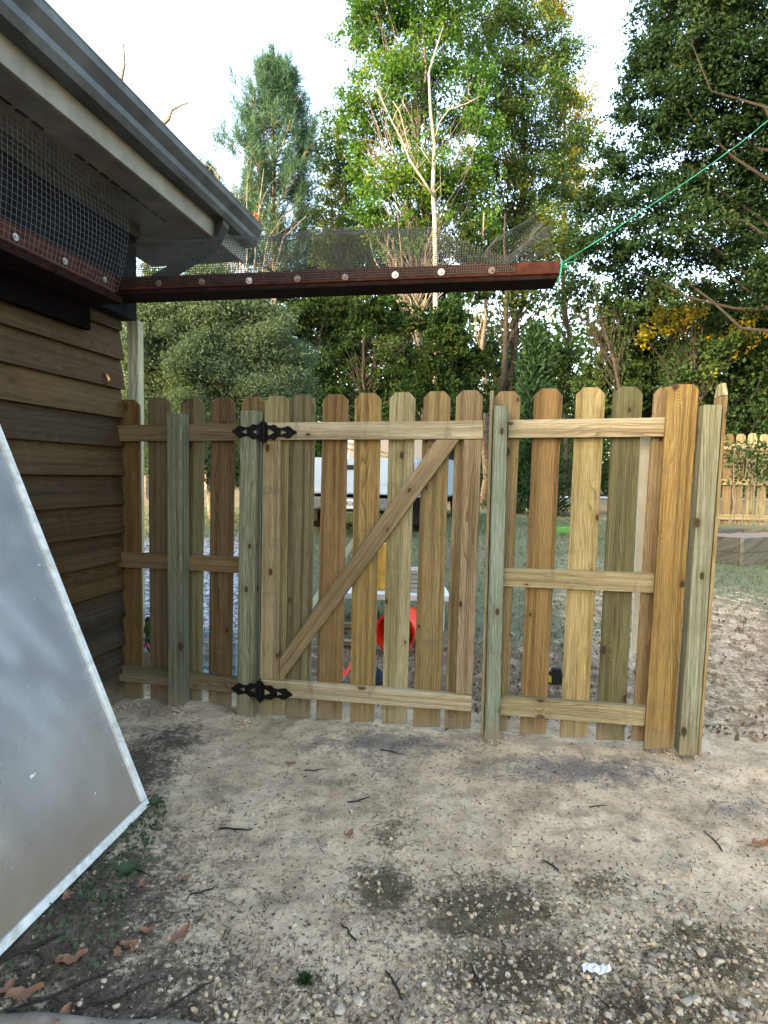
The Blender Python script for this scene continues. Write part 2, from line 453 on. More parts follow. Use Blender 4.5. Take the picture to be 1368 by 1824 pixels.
def mat_ground():
    m, nt, out = newmat('yard_ground')
    k = NT(nt)
    tc = k.n('ShaderNodeTexCoord').outputs['Object']
    at_ = k.n('ShaderNodeAttribute', attribute_name='mask')
    sp = k.n('ShaderNodeSeparateColor')
    k.l(at_.outputs['Color'], sp.inputs[0])
    at2 = k.n('ShaderNodeAttribute', attribute_name='mask_far')
    s2 = k.n('ShaderNodeSeparateColor')
    k.l(at2.outputs['Color'], s2.inputs[0])
    nb = k.noise(tc, 2.3, 5, 0.6)
    nm = k.noise(tc, 11, 5, 0.65)
    nf = k.noise(tc, 55, 5, 0.7)
    ng = k.noise(tc, 170, 3, 0.65)
    sand = k.ramp(nb, [(0.3, (0.40, 0.312, 0.21)), (0.5, (0.48, 0.385, 0.27)), (0.7, (0.55, 0.45, 0.325))])
    sand = k.mix(k.mapr(nm, 0.45, 0.7, 0, 0.6), sand, (0.30, 0.23, 0.155))
    pat = k.noise(tc, 5.2, 6, 0.7)
    sand = k.mix(k.mapr(pat, 0.46, 0.66, 0, 0.75), sand, (0.19, 0.148, 0.10))
    sand = k.mix(k.mapr(nf, 0.54, 0.68, 0, 0.85), sand, (0.11, 0.085, 0.06))
    sand = k.mix(k.mapr(ng, 0.6, 0.75, 0, 0.7), sand, (0.5, 0.44, 0.34))
    sand = k.mix(k.mapr(ng, 0.40, 0.28, 0, 0.6), sand, (0.10, 0.08, 0.06))
    edge = k.math('ADD', k.math('MULTIPLY', k.math('SUBTRACT', nm, 0.5), 1.5), k.math('MULTIPLY', k.math('SUBTRACT', nf, 0.5), 2.2))

    def msk(sock, lo=0.30, hi=0.75):
        return k.math('MULTIPLY', k.mapr(k.math('ADD', sock, edge), lo, hi, 0, 1), k.mapr(sock, 0.02, 0.2, 0, 1))
    soil = k.ramp(nf, [(0.35, (0.035, 0.028, 0.022)), (0.55, (0.085, 0.07, 0.055)), (0.72, (0.19, 0.16, 0.13))])
    moss = k.ramp(nf, [(0.35, (0.028, 0.026, 0.015)), (0.55, (0.065, 0.058, 0.032)), (0.72, (0.17, 0.145, 0.095))])
    ash = k.ramp(nf, [(0.35, (0.08, 0.075, 0.073)), (0.55, (0.15, 0.14, 0.13)), (0.72, (0.29, 0.265, 0.235))])
    c = k.mix(k.math('MULTIPLY', msk(sp.outputs[0]), 0.92), sand, soil)
    c = k.mix(k.math('MULTIPLY', msk(sp.outputs[1], 0.25, 0.8), 0.88), c, moss)
    c = k.mix(k.math('MULTIPLY', msk(sp.outputs[2], 0.3, 0.85), 0.8), c, ash)
    lit = k.ramp(nf, [(0.3, (0.045, 0.033, 0.024)), (0.5, (0.125, 0.088, 0.058)), (0.7, (0.25, 0.185, 0.12))])
    turf = k.ramp(nf, [(0.3, (0.06, 0.07, 0.04)), (0.5, (0.11, 0.125, 0.075)), (0.7, (0.22, 0.21, 0.15))])
    vor = k.n('ShaderNodeTexVoronoi')
    k.l(tc, vor.inputs['Vector'])
    vor.inputs['Scale'].default_value = 34
    sv = k.n('ShaderNodeSeparateColor')
    k.l(vor.outputs['Color'], sv.inputs[0])
    grav = k.ramp(sv.outputs[0], [(0.1, (0.16, 0.17, 0.19)), (0.5, (0.33, 0.35, 0.38)), (0.9, (0.55, 0.57, 0.60))])
    grav = k.mix(k.mapr(vor.outputs['Distance'], 0.45, 0.75, 0, 0.8), grav, (0.06, 0.06, 0.065))
    c = k.mix(k.math('MULTIPLY', msk(s2.outputs[0]), 1.0), c, lit)
    c = k.mix(k.math('MULTIPLY', msk(s2.outputs[1]), 1.0), c, turf)
    c = k.mix(k.math('MULTIPLY', msk(s2.outputs[2]), 1.0), c, grav)
    h = k.math('ADD', k.math('MULTIPLY', nf, 0.7), k.math('MULTIPLY', ng, 0.4))
    nrm = k.bump(h, 0.9, 0.012)
    k.l(k.bsdf(c, 0.95, 0, nrm, 0.1), out.inputs[0])
    return m


M['ground'] = mat_ground()

# ------------------------------------------------------------------ object helpers
WL = {}


def link(o, parent=None, loc=None):
    COL.objects.link(o)
    if parent is not None:
        o.parent = parent
        WL[o] = WL[parent] + Vector(loc or (0, 0, 0))
        o.location = loc or (0, 0, 0)
    else:
        o.location = loc or (0, 0, 0)
        WL[o] = Vector(loc or (0, 0, 0))
    return o


def tag(o, label=None, cat=None, group=None, kind=None):
    if label:
        o['label'] = label
    if cat:
        o['category'] = cat
    if group:
        o['group'] = group
    if kind:
        o['kind'] = kind
    return o


def thing(name, label, cat, loc, group=None):
    o = bpy.data.objects.new(name, None)
    o.empty_display_size = 0.1
    link(o, None, tuple(loc))
    return tag(o, label, cat, group)


def mesh(name, verts, faces, mat, parent=None, loc=None, smooth=False, uvs=None):
    """verts in world space; stored relative to the parent (or to loc when top level)"""
    base = WL[parent] if parent is not None else Vector(loc or (0, 0, 0))
    me = bpy.data.meshes.new(name)
    me.from_pydata([tuple(Vector(v) - base) for v in verts], [], faces)
    if uvs is not None:
        ul = me.uv_layers.new(name='UVMap')
        ul.data.foreach_set('uv', [c for uv in uvs for c in uv])
    if smooth:
        me.polygons.foreach_set('use_smooth', [True] * len(me.polygons))
    me.materials.append(mat)
    o = bpy.data.objects.new(name, me)
    return link(o, parent, None if parent is not None else tuple(base))


def bm_obj(name, bm, mat, parent=None, loc=None, smooth=False):
    base = WL[parent] if parent is not None else Vector(loc or (0, 0, 0))
    bmesh.ops.translate(bm, verts=bm.verts, vec=-base)
    me = bpy.data.meshes.new(name)
    bm.to_mesh(me)
    bm.free()
    if smooth:
        me.polygons.foreach_set('use_smooth', [True] * len(me.polygons))
    me.materials.append(mat)
    o = bpy.data.objects.new(name, me)
    return link(o, parent, None if parent is not None else tuple(base))


def add_prism(bm, pts, ext):
    a = [bm.verts.new(p) for p in pts]
    b = [bm.verts.new(Vector(p) + ext) for p in pts]
    n = len(pts)
    fs = [bm.faces.new(a), bm.faces.new(b[::-1])]
    for i in range(n):
        j = (i + 1) % n
        fs.append(bm.faces.new((a[j], a[i], b[i], b[j])))
    return fs


def prism(name, pts, ext, mat, parent=None, loc=None, along=None, bevel=0.002, tint=None, seed=None):
    """solid from a front polygon and an extrusion; UV in metres (u along the grain)"""
    pts = [Vector(p) for p in pts]
    bm = bmesh.new()
    add_prism(bm, pts, ext)
    bmesh.ops.recalc_face_normals(bm, faces=bm.faces)
    if bevel:
        bmesh.ops.bevel(bm, geom=list(bm.edges), offset=bevel, segments=1, affect='EDGES', clamp_overlap=True)
    if along is None:
        along = max(((pts[i] - pts[i - 1]) for i in range(len(pts))), key=lambda v: v.length)
    along = along.normalized()
    en = ext.normalized()
    if abs(along.dot(en)) > 0.95:
        pe = max(((pts[i] - pts[i - 1]) for i in range(len(pts))), key=lambda v: v.length).normalized()
        ac = pe
        en = along.cross(ac).normalized()
    else:
        ac = along.cross(en).normalized()
    uvl = bm.loops.layers.uv.new('UVMap')
    rr = random.Random(seed if seed is not None else random.random())
    ou, ov = rr.uniform(0, 60), rr.uniform(0, 60)
    o0 = pts[0]
    for f in bm.faces:
        for lp in f.loops:
            d = lp.vert.co - o0
            lp[uvl].uv = (d.dot(along) + ou, d.dot(ac) + d.dot(en) * 1.0 + ov)
    o = bm_obj(name, bm, mat, parent, loc)
    if tint:
        o.color = (tint[0] * 0.95, tint[1] * 1.07, tint[2] * 1.16, 1)
    return o


def add_box(bm, c, ax, ay, az):
    """box centred at c with half-axis vectors"""
    c = Vector(c)
    vs = [bm.verts.new(c + ax * i + ay * j + az * k) for i in (-1, 1) for j in (-1, 1) for k in (-1, 1)]
    q = [(0, 1, 3, 2), (4, 6, 7, 5), (0, 4, 5, 1), (2, 3, 7, 6), (0, 2, 6, 4), (1, 5, 7, 3)]
    for f in q:
        bm.faces.new([vs[i] for i in f])


def box(name, c, ax, ay, az, mat, parent=None, loc=None, bevel=0.0, smooth=False):
    bm = bmesh.new()
    add_box(bm, c, ax, ay, az)
    bmesh.ops.recalc_face_normals(bm, faces=bm.faces)
    if bevel:
        bmesh.ops.bevel(bm, geom=list(bm.edges), offset=bevel, segments=2, affect='EDGES', clamp_overlap=True)
    return bm_obj(name, bm, mat, parent, loc, smooth)


def tube_geo(pts, radii, sides=6):
    V, Fc = [], []
    pts = [Vector(p) for p in pts]
    up = Vector((0.31, 0.22, 0.92))
    for i, p in enumerate(pts):
        t = (pts[min(i + 1, len(pts) - 1)] - pts[max(i - 1, 0)]).normalized()
        a = t.cross(up)
        if a.length < 1e-4:
            a = t.cross(Vector((1, 0, 0)))
        a.normalize()
        b = t.cross(a)
        r = radii[i] if hasattr(radii, '__len__') else radii
        for k in range(sides):
            an = 2 * math.pi * k / sides
            V.append(p + a * (r * math.cos(an)) + b * (r * math.sin(an)))
    for i in range(len(pts) - 1):
        for k in range(sides):
            k2 = (k + 1) % sides
            Fc.append((i * sides + k, i * sides + k2, (i + 1) * sides + k2, (i + 1) * sides + k))
    Fc.append(tuple(range(sides))[::-1])
    Fc.append(tuple((len(pts) - 1) * sides + k for k in range(sides)))
    return V, Fc


class Geo:
    def __init__(s):
        s.V, s.F = [], []

    def add(s, v, f):
        o = len(s.V)
        s.V += v
        s.F += [tuple(i + o for i in q) for q in f]

    def tube(s, pts, r, sides=6):
        s.add(*tube_geo(pts, r, sides))

    def obj(s, name, mat, parent=None, loc=None, smooth=False):
        return mesh(name, s.V, s.F, mat, parent, loc, smooth)


def wob(a, b, n, amp, rng=random):
    a, b = Vector(a), Vector(b)
    L = (b - a).length
    out = []
    for i in range(n + 1):
        t = i / n
        p = a.lerp(b, t)
        if 0 < i < n:
            p += Vector((rng.uniform(-1, 1), rng.uniform(-1, 1), rng.uniform(-1, 1))) * amp * L
        out.append(p)
    return out


def leaf_mesh(name, C, L, W, mat, parent=None, loc=None, updir=0.0, along=None, kind=None):
    """C: N x 3 world centres; separate diamond leaves with random facing"""
    N = len(C)
    base = np.array(WL[parent] if parent is not None else Vector(loc or (0, 0, 0)))
    a = RNG.normal(size=(N, 3)) if along is None else along + RNG.normal(size=(N, 3)) * 0.35
    a /= np.linalg.norm(a, axis=1)[:, None]
    b = RNG.normal(size=(N, 3))
    b[:, 2] *= (1 - updir)
    b -= (a * b).sum(1)[:, None] * a
    b /= np.linalg.norm(b, axis=1)[:, None]
    l = (L * RNG.uniform(0.6, 1.3, N))[:, None]
    w = (W * RNG.uniform(0.6, 1.3, N))[:, None]
    C = C - base
    V = np.empty((N, 4, 3), dtype=np.float32)
    V[:, 0] = C - a * l * 0.5
    V[:, 1] = C + b * w * 0.5 + a * l * 0.08
    V[:, 2] = C + a * l * 0.5
    V[:, 3] = C - b * w * 0.5 + a * l * 0.08
    me = bpy.data.meshes.new(name)
    me.vertices.add(N * 4)
    me.vertices.foreach_set('co', V.reshape(-1))
    me.loops.add(N * 4)
    me.loops.foreach_set('vertex_index', np.arange(N * 4, dtype=np.int32))
    me.polygons.add(N)
    me.polygons.foreach_set('loop_start', np.arange(0, N * 4, 4, dtype=np.int32))
    me.update(calc_edges=True)
    me.materials.append(mat)
    o = bpy.data.objects.new(name, me)
    link(o, parent, None if parent is not None else tuple(base))
    if kind:
        o['kind'] = kind
    return o


# ------------------------------------------------------------------ ground
def axis(lo, hi, fine, step, grow, far_lo, far_hi):
    mid = list(np.arange(lo, hi + 1e-6, fine))
    up, s, v = [], step, hi
    while v < far_hi:
        v += s
        s *= grow
        up.append(v)
    dn, s, v = [], step, lo
    while v > far_lo:
        v -= s
        s *= grow
        dn.append(v)
    return dn[::-1] + mid + up


def gauss(x, y, c, sx, sy):
    return math.exp(-(((x - c[0]) / sx) ** 2 + ((y - c[1]) / sy) ** 2))


def soilmask(x, y):
    s = (Vector((x, y, 0)) - F0).dot(FN)
    soil = max(gauss(x, y, (-0.95, 1.75), 0.42, 0.5), gauss(x, y, (-0.7, 1.45), 0.5, 0.28) * 0.9, gauss(x, y, (-1.15, 2.6), 0.22, 0.5),
               gauss(x, y, (-1.05, 3.0), 0.16, 0.2) * 0.8)
    moss = max(gauss(x, y, (0.03, 1.93), 0.14, 0.15) * 0.9, gauss(x, y, (0.36, 1.84), 0.26, 0.17) * 1.1, gauss(x, y, (0.40, 1.58), 0.30, 0.14), gauss(x, y, (0.95, 1.66), 0.28, 0.16) * 0.85,
               gauss(x, y, (0.7, 1.46), 0.35, 0.12) * 0.85, gauss(x, y, (-0.15, 1.5), 0.12, 0.1) * 0.6, gauss(x, y, (0.05, 2.25), 0.10, 0.2) * 0.55, gauss(x, y, (0.75, 1.95), 0.16, 0.10) * 0.6)
    moss = max(moss, 0.62 * sstep(1.95, 1.6, y) * (0.6 + 0.8 * noise.noise(Vector((x * 1.6, y * 2.2, 12)))))
    ash = max(gauss(x, y, (0.05, 3.0), 0.45, 0.13), gauss(x, y, (0.95, 2.75), 0.55, 0.14), gauss(x, y, (0.02, 2.75), 0.12, 0.12) * 0.7, gauss(x, y, (1.5, 2.45), 0.25, 0.12) * 0.6)
    lit = turf = grav = 0.0
    if s > 0.05:
        e = sstep(0.05, 0.5, s)
        turf = e * sstep(0.9, 1.9, s) * (1 - 0.8 * gauss(x, y, (2.2, 5.0), 0.9, 1.2))
        if x > 2.0:
            turf *= sstep(1.5, 3.6, s)
        lit = e * (0.75 if x < 1.5 else 0.55)
        # gravel drive left, running away from the fence
        gx = -2.1 - 0.10 * (y - 4)
        grav = sstep(1.25, 0.9, abs(x - gx)) * sstep(0.9, 1.5, s) * (1 - sstep(7.3, 8.0, y))
        if x < -4.5 or y > 14:
            lit = 0.8
            turf *= 0.45
    return soil, moss, ash, lit, turf, grav


def build_ground():
    xs = axis(-2.0, 2.4, 0.017, 0.06, 1.16, -160, 160)
    ys = axis(1.1, 3.3, 0.017, 0.06, 1.16, -60, 260)
    V, Fc, m1, m2 = [], [], [], []
    for y in ys:
        for x in xs:
            V.append((x, y, ghost(x, y)))
            a, b, c, d, e, f = soilmask(x, y)
            m1 += [a, b, c, 1]
            m2 += [d, e, f, 1]
    nx = len(xs)
    for j in range(len(ys) - 1):
        for i in range(nx - 1):
            Fc.append((j * nx + i, j * nx + i + 1, (j + 1) * nx + i + 1, (j + 1) * nx + i))
    o = mesh('ground', V, Fc, M['ground'], smooth=True)
    for nm, dat in (('mask', m1), ('mask_far', m2)):
        ca = o.data.color_attributes.new(nm, 'FLOAT_COLOR', 'POINT')
        ca.data.foreach_set('color', dat)
    tag(o, 'sandy yard ground with dark mossy patches, rising to rough lawn', kind='structure')


build_ground()

# far gravel drive crossing behind the lawn
g = Geo()
pts = []
for i in range(25):
    x = -6 + i * 1.5
    y = 27 + 0.02 * (x - 4) ** 2 * 0.3
    pts.append((x, y))
for (x, y) in pts:
    g.V.append(Vector((x, y, ghost(x, y) + 0.05)))
    g.V.append(Vector((x, y + 2.2, ghost(x, y + 2.2) + 0.05)))
g.F = [(2 * i, 2 * i + 2, 2 * i + 3, 2 * i + 1) for i in range(24)]
tag(g.obj('driveway', M['drive']), 'pale gravel driveway crossing beyond the lawn', kind='structure')

# ------------------------------------------------------------------ house
house = thing('house', 'timber house with lap siding, grey gutter and vented soffit', 'house', hp(0, -0.5, 0))
S0 = -9.0                                            # how far the wall runs back past the camera
EXP = 0.167
hb0 = 2.01 - 12 * EXP
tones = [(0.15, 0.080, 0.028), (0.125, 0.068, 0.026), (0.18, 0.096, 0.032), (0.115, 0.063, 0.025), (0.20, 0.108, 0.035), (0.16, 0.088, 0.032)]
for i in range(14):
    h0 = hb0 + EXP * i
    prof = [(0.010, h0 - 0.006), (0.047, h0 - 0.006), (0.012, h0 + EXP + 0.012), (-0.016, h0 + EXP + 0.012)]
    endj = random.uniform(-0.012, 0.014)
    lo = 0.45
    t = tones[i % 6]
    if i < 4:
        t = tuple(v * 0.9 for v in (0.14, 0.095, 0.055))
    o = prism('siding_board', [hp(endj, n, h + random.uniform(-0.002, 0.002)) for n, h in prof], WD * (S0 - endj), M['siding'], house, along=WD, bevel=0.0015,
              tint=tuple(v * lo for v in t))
# structure behind the boards, far gable wall, dark upper wall
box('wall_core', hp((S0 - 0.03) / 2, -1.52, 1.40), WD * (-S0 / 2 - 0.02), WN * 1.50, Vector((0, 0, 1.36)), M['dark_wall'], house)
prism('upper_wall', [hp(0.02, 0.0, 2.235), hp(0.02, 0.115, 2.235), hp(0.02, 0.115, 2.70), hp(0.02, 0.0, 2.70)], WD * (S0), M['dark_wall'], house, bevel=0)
prism('frieze_board', [hp(0.03, 0.0, 2.702), hp(0.03, 0.135, 2.702), hp(0.03, 0.135, 2.775), hp(0.03, 0.0, 2.775)], WD * (S0), M['trim_dark'], house, bevel=0.003)
EO, RE = 0.47, 0.68                                   # eave overhang, rake overhang
prism('soffit_panel', [hp(RE, -0.2, 2.78), hp(RE, EO, 2.78), hp(RE, EO, 2.80), hp(RE, -0.2, 2.80)], WD * (S0 - RE), M['soffit'], house, bevel=0)
for i in range(46):
    sv_ = -0.02 - i * 0.085
    if i in (9, 10, 21, 22, 23):
        continue
    box('vent_slot', hp(sv_, 0.31, 2.7795), WD * 0.030, WN * 0.008, Vector((0, 0, 0.002)), M['black'], house)
prism('fascia_board', [hp(RE + 0.002, EO, 2.765), hp(RE + 0.002, EO + 0.022, 2.765), hp(RE + 0.002, EO + 0.022, 2.99), hp(RE + 0.002, EO, 2.99)], WD * (S0 - RE), M['fascia'], house, bevel=0.002)
# K-style gutter profile
gp = [(0.024, 2.865), (0.095, 2.865), (0.112, 2.895), (0.112, 2.925), (0.142, 2.965), (0.146, 2.99), (0.150, 3.0), (0.142, 3.003), (0.137, 2.992), (0.134, 2.968), (0.104, 2.928), (0.104, 2.898), (0.092, 2.873), (0.024, 2.873)]
gut = prism('gutter', [hp(RE - 0.01, EO + n, h) for n, h in gp], WD * (S0 - RE), M['gutter'], house, bevel=0)
prism('end_cap', [hp(RE - 0.008, EO + n, h) for n, h in [(0.024, 2.864), (0.096, 2.864), (0.113, 2.895), (0.113, 2.925), (0.143, 2.965), (0.147, 2.995), (0.024, 2.995)]], WD * 0.003, M['gutter'], gut, bevel=0)
prism('roof', [hp(RE + 0.03, EO + 0.06, 3.005), hp(RE + 0.03, EO + 0.06, 3.03), hp(RE + 0.03, -3.3, 4.65), hp(RE + 0.03, -7.2, 2.95), hp(RE + 0.03, -7.2, 2.92), hp(RE + 0.03, -3.3, 4.61)], WD * (S0 - RE - 0.5), M['shingle'], house, bevel=0)
prism('gable_wall', [hp(-0.05, -0.02, 2.76), hp(-0.05, -0.02, 2.9), hp(-0.05, -3.1, 4.45), hp(-0.05, -6.2, 2.9), hp(-0.05, -6.2, 0.02), hp(-0.05, -0.02, 0.02)], WD * -0.1, M['siding'], house, bevel=0, tint=(0.13, 0.08, 0.045))
prism('rake_board', [hp(RE, EO - 0.01, 2.80), hp(RE, EO - 0.01, 2.985), hp(RE, -0.1, 3.2), hp(RE, -0.1, 2.80)], WD * -0.02, M['fascia'], house, bevel=0.002)
# downspout: drop outlet, elbow and run back to the wall corner
ds = Geo()
q0, q1 = hp(-0.08, EO + 0.068, 2.87), hp(-0.07, EO + 0.058, 2.76)


def rect_tube(g, pts, wv, hv):
    o = len(g.V)
    for p in pts:
        for a, b in ((-1, -1), (1, -1), (1, 1), (-1, 1)):
            g.V.append(Vector(p) + wv * a + hv * b)
    for i in range(len(pts) - 1):
        for k in range(4):
            k2 = (k + 1) % 4
            g.F.append((o + i * 4 + k, o + i * 4 + k2, o + i * 4 + 4 + k2, o + i * 4 + 4 + k))
    g.F.append((o + 3, o + 2, o + 1, o))
    e = o + 4 * (len(pts) - 1)
    g.F.append((e, e + 1, e + 2, e + 3))


rect_tube(ds, [hp(0.26, EO + 0.066, 2.868), hp(0.26, EO + 0.060, 2.80), hp(0.255, EO + 0.03, 2.745), hp(0.245, EO - 0.03, 2.70),
               hp(0.10, 0.20, 2.49), hp(0.07, 0.16, 2.45), hp(0.06, 0.150, 2.385)], WD * 0.040, (WN * 0.6 + Vector((0, 0, 0.8))) * 0.042)
ds.obj('downspout', M['downspout'], house)
# brass hook on the siding
hk = onw(184, 676, 0.03)
g = Geo()
g.tube([hk + Vector((0, 0, 0.035)), hk + WN * 0.02 + Vector((0, 0, 0.03)), hk + WN * 0.035, hk + WN * 0.03 + Vector((0, 0, -0.025)), hk + WN * 0.012 + Vector((0, 0, -0.035))], [0.007, 0.008, 0.009, 0.008, 0.006], 8)
g.tube([hk - WN * 0.012, hk + WN * 0.008], [0.013, 0.011], 8)
g.obj('hook', M['brass'], house, smooth=True)

# ------------------------------------------------------------------ overhead painted frame
BO = -0.30


def bpt(px, py, off):
    return onf(px, py, off)


# beam line: face plane slightly less turned than the fence
b_tl, b_tr = at(205, 494, 3.36), at(998, 464, 3.03)
b_bl, b_br = at(205, 517, 3.36), at(998, 487, 3.03)
bdir = (b_tr - b_tl).normalized()
bn = Vector((-bdir.y, bdir.x, 0)).normalized()
frame = thing('overhead_frame', 'red-brown stained beam and ledger carrying wire netting over the gate', 'beam', (b_tr.x, b_tr.y, 0))
prism('beam_board', [b_tl, b_tr, b_br, b_bl], bn * 0.040, M['red_paint'], frame, bevel=0.003)
mid = lambda a, b, t: a.lerp(b, t)
u0 = b_bl + bn * 0.041 + bdir * -0.10 + Vector((0, 0, 0.004))
u1 = b_br + bn * 0.041 - bdir * 0.03 + Vector((0, 0, 0.004))
# wide board on the flat behind the beam, its underside showing
prism('flat_board', [b_bl + bn * 0.0025 + Vector((0, 0, -0.003)) - bdir * 0.12, b_br + bn * 0.0025 + Vector((0, 0, -0.003)) - bdir * 0.012,
                     b_br + bn * 0.165 + Vector((0, 0, -0.003)) - bdir * 0.012, b_bl + bn * 0.165 + Vector((0, 0, -0.003)) - bdir * 0.12], Vector((0, 0, -0.022)), M['shaded_stain'], frame, bevel=0.003)
LH0, LH1 = 2.275, 2.365
LN = 0.245
prism('ledger_board', [hp(-0.36, LN - 0.038, LH0), hp(-0.36, LN, LH0), hp(-0.36, LN, LH1), hp(-0.36, LN - 0.038, LH1)], WD * (S0 + 2), M['red_paint'], frame, bevel=0.003)
prism('shelf_board', [hp(-0.30, 0.03, LH0 - 0.002), hp(-0.30, LN - 0.002, LH0 - 0.002), hp(-0.30, LN - 0.002, LH0 - 0.036), hp(-0.30, 0.03, LH0 - 0.036)], WD * (S0 + 2), M['shaded_stain'], frame, bevel=0.003)
# added near-black board whose colour supplies the shadow under the shelf
prism('shadow_board', [hp(-0.33, 0.043, 2.10), hp(-0.33, 0.078, 2.10), hp(-0.33, 0.078, LH0 - 0.039), hp(-0.33, 0.043, LH0 - 0.039)], WD * (S0 + 2), M['shadow_black'], frame, bevel=0.003)
pc = [at(226, 545, 3.78), at(245, 545, 3.78)]
pw = (pc[1] - pc[0]).length
topz = b_bl.z - 0.05
ptop = [Vector((pc[0].x, pc[0].y, topz)), Vector((pc[1].x, pc[1].y, topz)), Vector((pc[1].x, pc[1].y, 0)), Vector((pc[0].x, pc[0].y, 0))]
prism('post', ptop, Vector((0.0, 0.089, 0)), M['pine'], frame, bevel=0.003, tint=(0.55, 0.51, 0.38), along=Vector((0, 0, 1)))


def washer(c, nrm, r, mat):
    t = Vector((0, 0, 1)).cross(nrm).normalized()
    up = nrm.cross(t)
    g = Geo()
    for rr, o in ((r, 0.0), (r, 0.004), (r * 0.45, 0.004), (r * 0.42, 0.009), (r * 0.15, 0.010)):
        for k in range(12):
            a = k * math.pi / 6
            g.V.append(c + t * rr * math.cos(a) + up * rr * math.sin(a) + nrm * o)
    for i in range(4):
        for k in range(12):
            g.F.append((i * 12 + k, i * 12 + (k + 1) % 12, i * 12 + 12 + (k + 1) % 12, i * 12 + 12 + k))
    g.F.append(tuple(range(48, 60)))
    g.obj('washer', mat, frame)


def onbeam(px, py, off=0.0):
    d = ray(px, py)
    t = (b_tl - bn * off - CAM).dot(bn) / d.dot(bn)
    return CAM + d * t


for px, py, bright in ((283, 505, 0), (360, 502, 0), (444, 500, 1), (530, 497, 0), (615, 494, 0), (704, 490, 1), (786, 485, 1), (876, 482, 0)):
    washer(onbeam(px, py, 0.002), -bn, 0.0175, M['steel'] if bright else M['steel_dull'])
for px, py in ((27, 422), (115, 465), (186, 498)):
    washer(onw(px, py, LN + 0.002), WN, 0.015, M['steel'])

# ------------------------------------------------------------------ wire netting (each wire a thin square bar)


def wire(g, pts, r):
    o = len(g.V)
    pts = [Vector(p) for p in pts]
    for i, p in enumerate(pts):
        t = (pts[min(i + 1, len(pts) - 1)] - pts[max(i - 1, 0)]).normalized()
        a = t.cross(Vector((0.2, 0.95, 0.1))).normalized() * r
        b = t.cross(a).normalized() * r
        g.V += [p + a, p - a * 0.5 + b * 0.87, p - a * 0.5 - b * 0.87]
    for i in range(len(pts) - 1):
        for k in range(3):
            k2 = (k + 1) % 3
            g.F.append((o + i * 3 + k, o + i * 3 + k2, o + i * 3 + 3 + k2, o + i * 3 + 3 + k))


def sheet(fn, nu, nv, su, sv, g, r):
    """fn(u,v)->point; nu wires across u, nv wires across v; su, sv samples"""
    for i in range(nu + 1):
        wire(g, [fn(i / nu, j / sv) for j in range(sv + 1)], r)
    for j in range(nv + 1):
        wire(g, [fn(i / su, j / nv) for i in range(su + 1)], r)


# side netting: ledger face up to the soffit
g = Geo()


def side_fn(u, v):
    s = -0.355 - u * 3.0
    bulge = math.sin(math.pi * min(1, v * 1.1)) * 0.03
    n = LN + 0.004 + 0.055 * v + bulge * 0.6 + 0.012 * math.sin(u * 23 + v * 3) * v
    return hp(s + 0.02 * math.sin(v * 3 + u * 9), n, 2.285 + v * 0.487)


sheet(side_fn, 118, 19, 60, 7, g, 0.0009)
net1 = g.obj('wire_netting', M['wire'], None, tuple(hp(-1.0, LN, 2.3)))
tag(net1, 'grey wire netting stretched from the ledger up to the soffit', 'netting')
# netting standing along the beam, ragged and curling at its free end
g = Geo()
prof = [(0.0, 0.275), (0.05, 0.30), (0.25, 0.28), (0.34, 0.315), (0.45, 0.315), (0.55, 0.315), (0.68, 0.32), (0.75, 0.30), (0.85, 0.22), (0.93, 0.13), (1, 0.06)]


def lerp_tab(t, tab):
    for (a, x), (b, y) in zip(tab, tab[1:]):
        if t <= b:
            return x + (y - x) * (t - a) / (b - a)
    return tab[-1][1]


beamL = (b_tr - b_tl).length


def beam_pt(s, h):
    p = b_bl.lerp(b_br, s / beamL)
    hh = (b_tl.z - b_bl.z)
    back = max(0, h - hh) * 0.22
    wv = 0.016 * math.sin(s * 9.0) * max(0, h - hh) / 0.2 + 0.02 * math.sin(s * 3.1 + 1) * max(0, h - hh) / 0.2
    curl = max(0, h - 0.26)
    return p + Vector((0, 0, 0.014 + h - curl * 0.8)) + bn * (-0.003 + back + wv + curl * 2.2)


s_end = beamL * 0.90
nw = int(s_end / 0.0127)
for i in range(nw + 1):
    s = 0.02 + i * 0.0127
    top = lerp_tab(s / s_end, prof)
    n = max(2, int(top / 0.035))
    wire(g, [beam_pt(s + 0.006 * math.sin(j + i * 0.4), top * j / n) for j in range(n + 1)], 0.0016)
for j in range(26):
    h = 0.004 + j * 0.0127
    seg = []
    for i in range(nw + 1):
        s = 0.02 + i * 0.0127
        if lerp_tab(s / s_end, prof) >= h:
            if i % 3 == 0:
                seg.append(beam_pt(s, h))
        elif len(seg) > 1:
            wire(g, seg, 0.0016)
            seg = []
        else:
            seg = []
    if len(seg) > 1:
        wire(g, seg, 0.0016)
# curled loose strip at the free end
c0, c1 = onbeam(870, 468), onbeam(962, 384)


def curl_fn(u, v):
    p = c0.lerp(c1, u)
    ax = (c1 - c0).normalized()
    sd = ax.cross(bn).normalized()
    a = (v - 0.5) * 3.6 + 0.5 * math.sin(u * 4)
    r = 0.052 + 0.018 * math.sin(u * 5)
    return p + sd * (r * math.sin(a)) + bn * (r * math.cos(a) + 0.04)


sheet(curl_fn, 26, 15, 20, 10, g, 0.0016)
c2, c3 = onbeam(905, 470), onbeam(985, 418)


def curl_fn2(u, v):
    p = c2.lerp(c3, u)
    ax = (c3 - c2).normalized()
    sd = ax.cross(bn).normalized()
    a = (v - 0.5) * 4.4 + 1.0
    r = 0.035 + 0.02 * u
    return p + sd * (r * math.sin(a)) + bn * (r * math.cos(a) + 0.02)


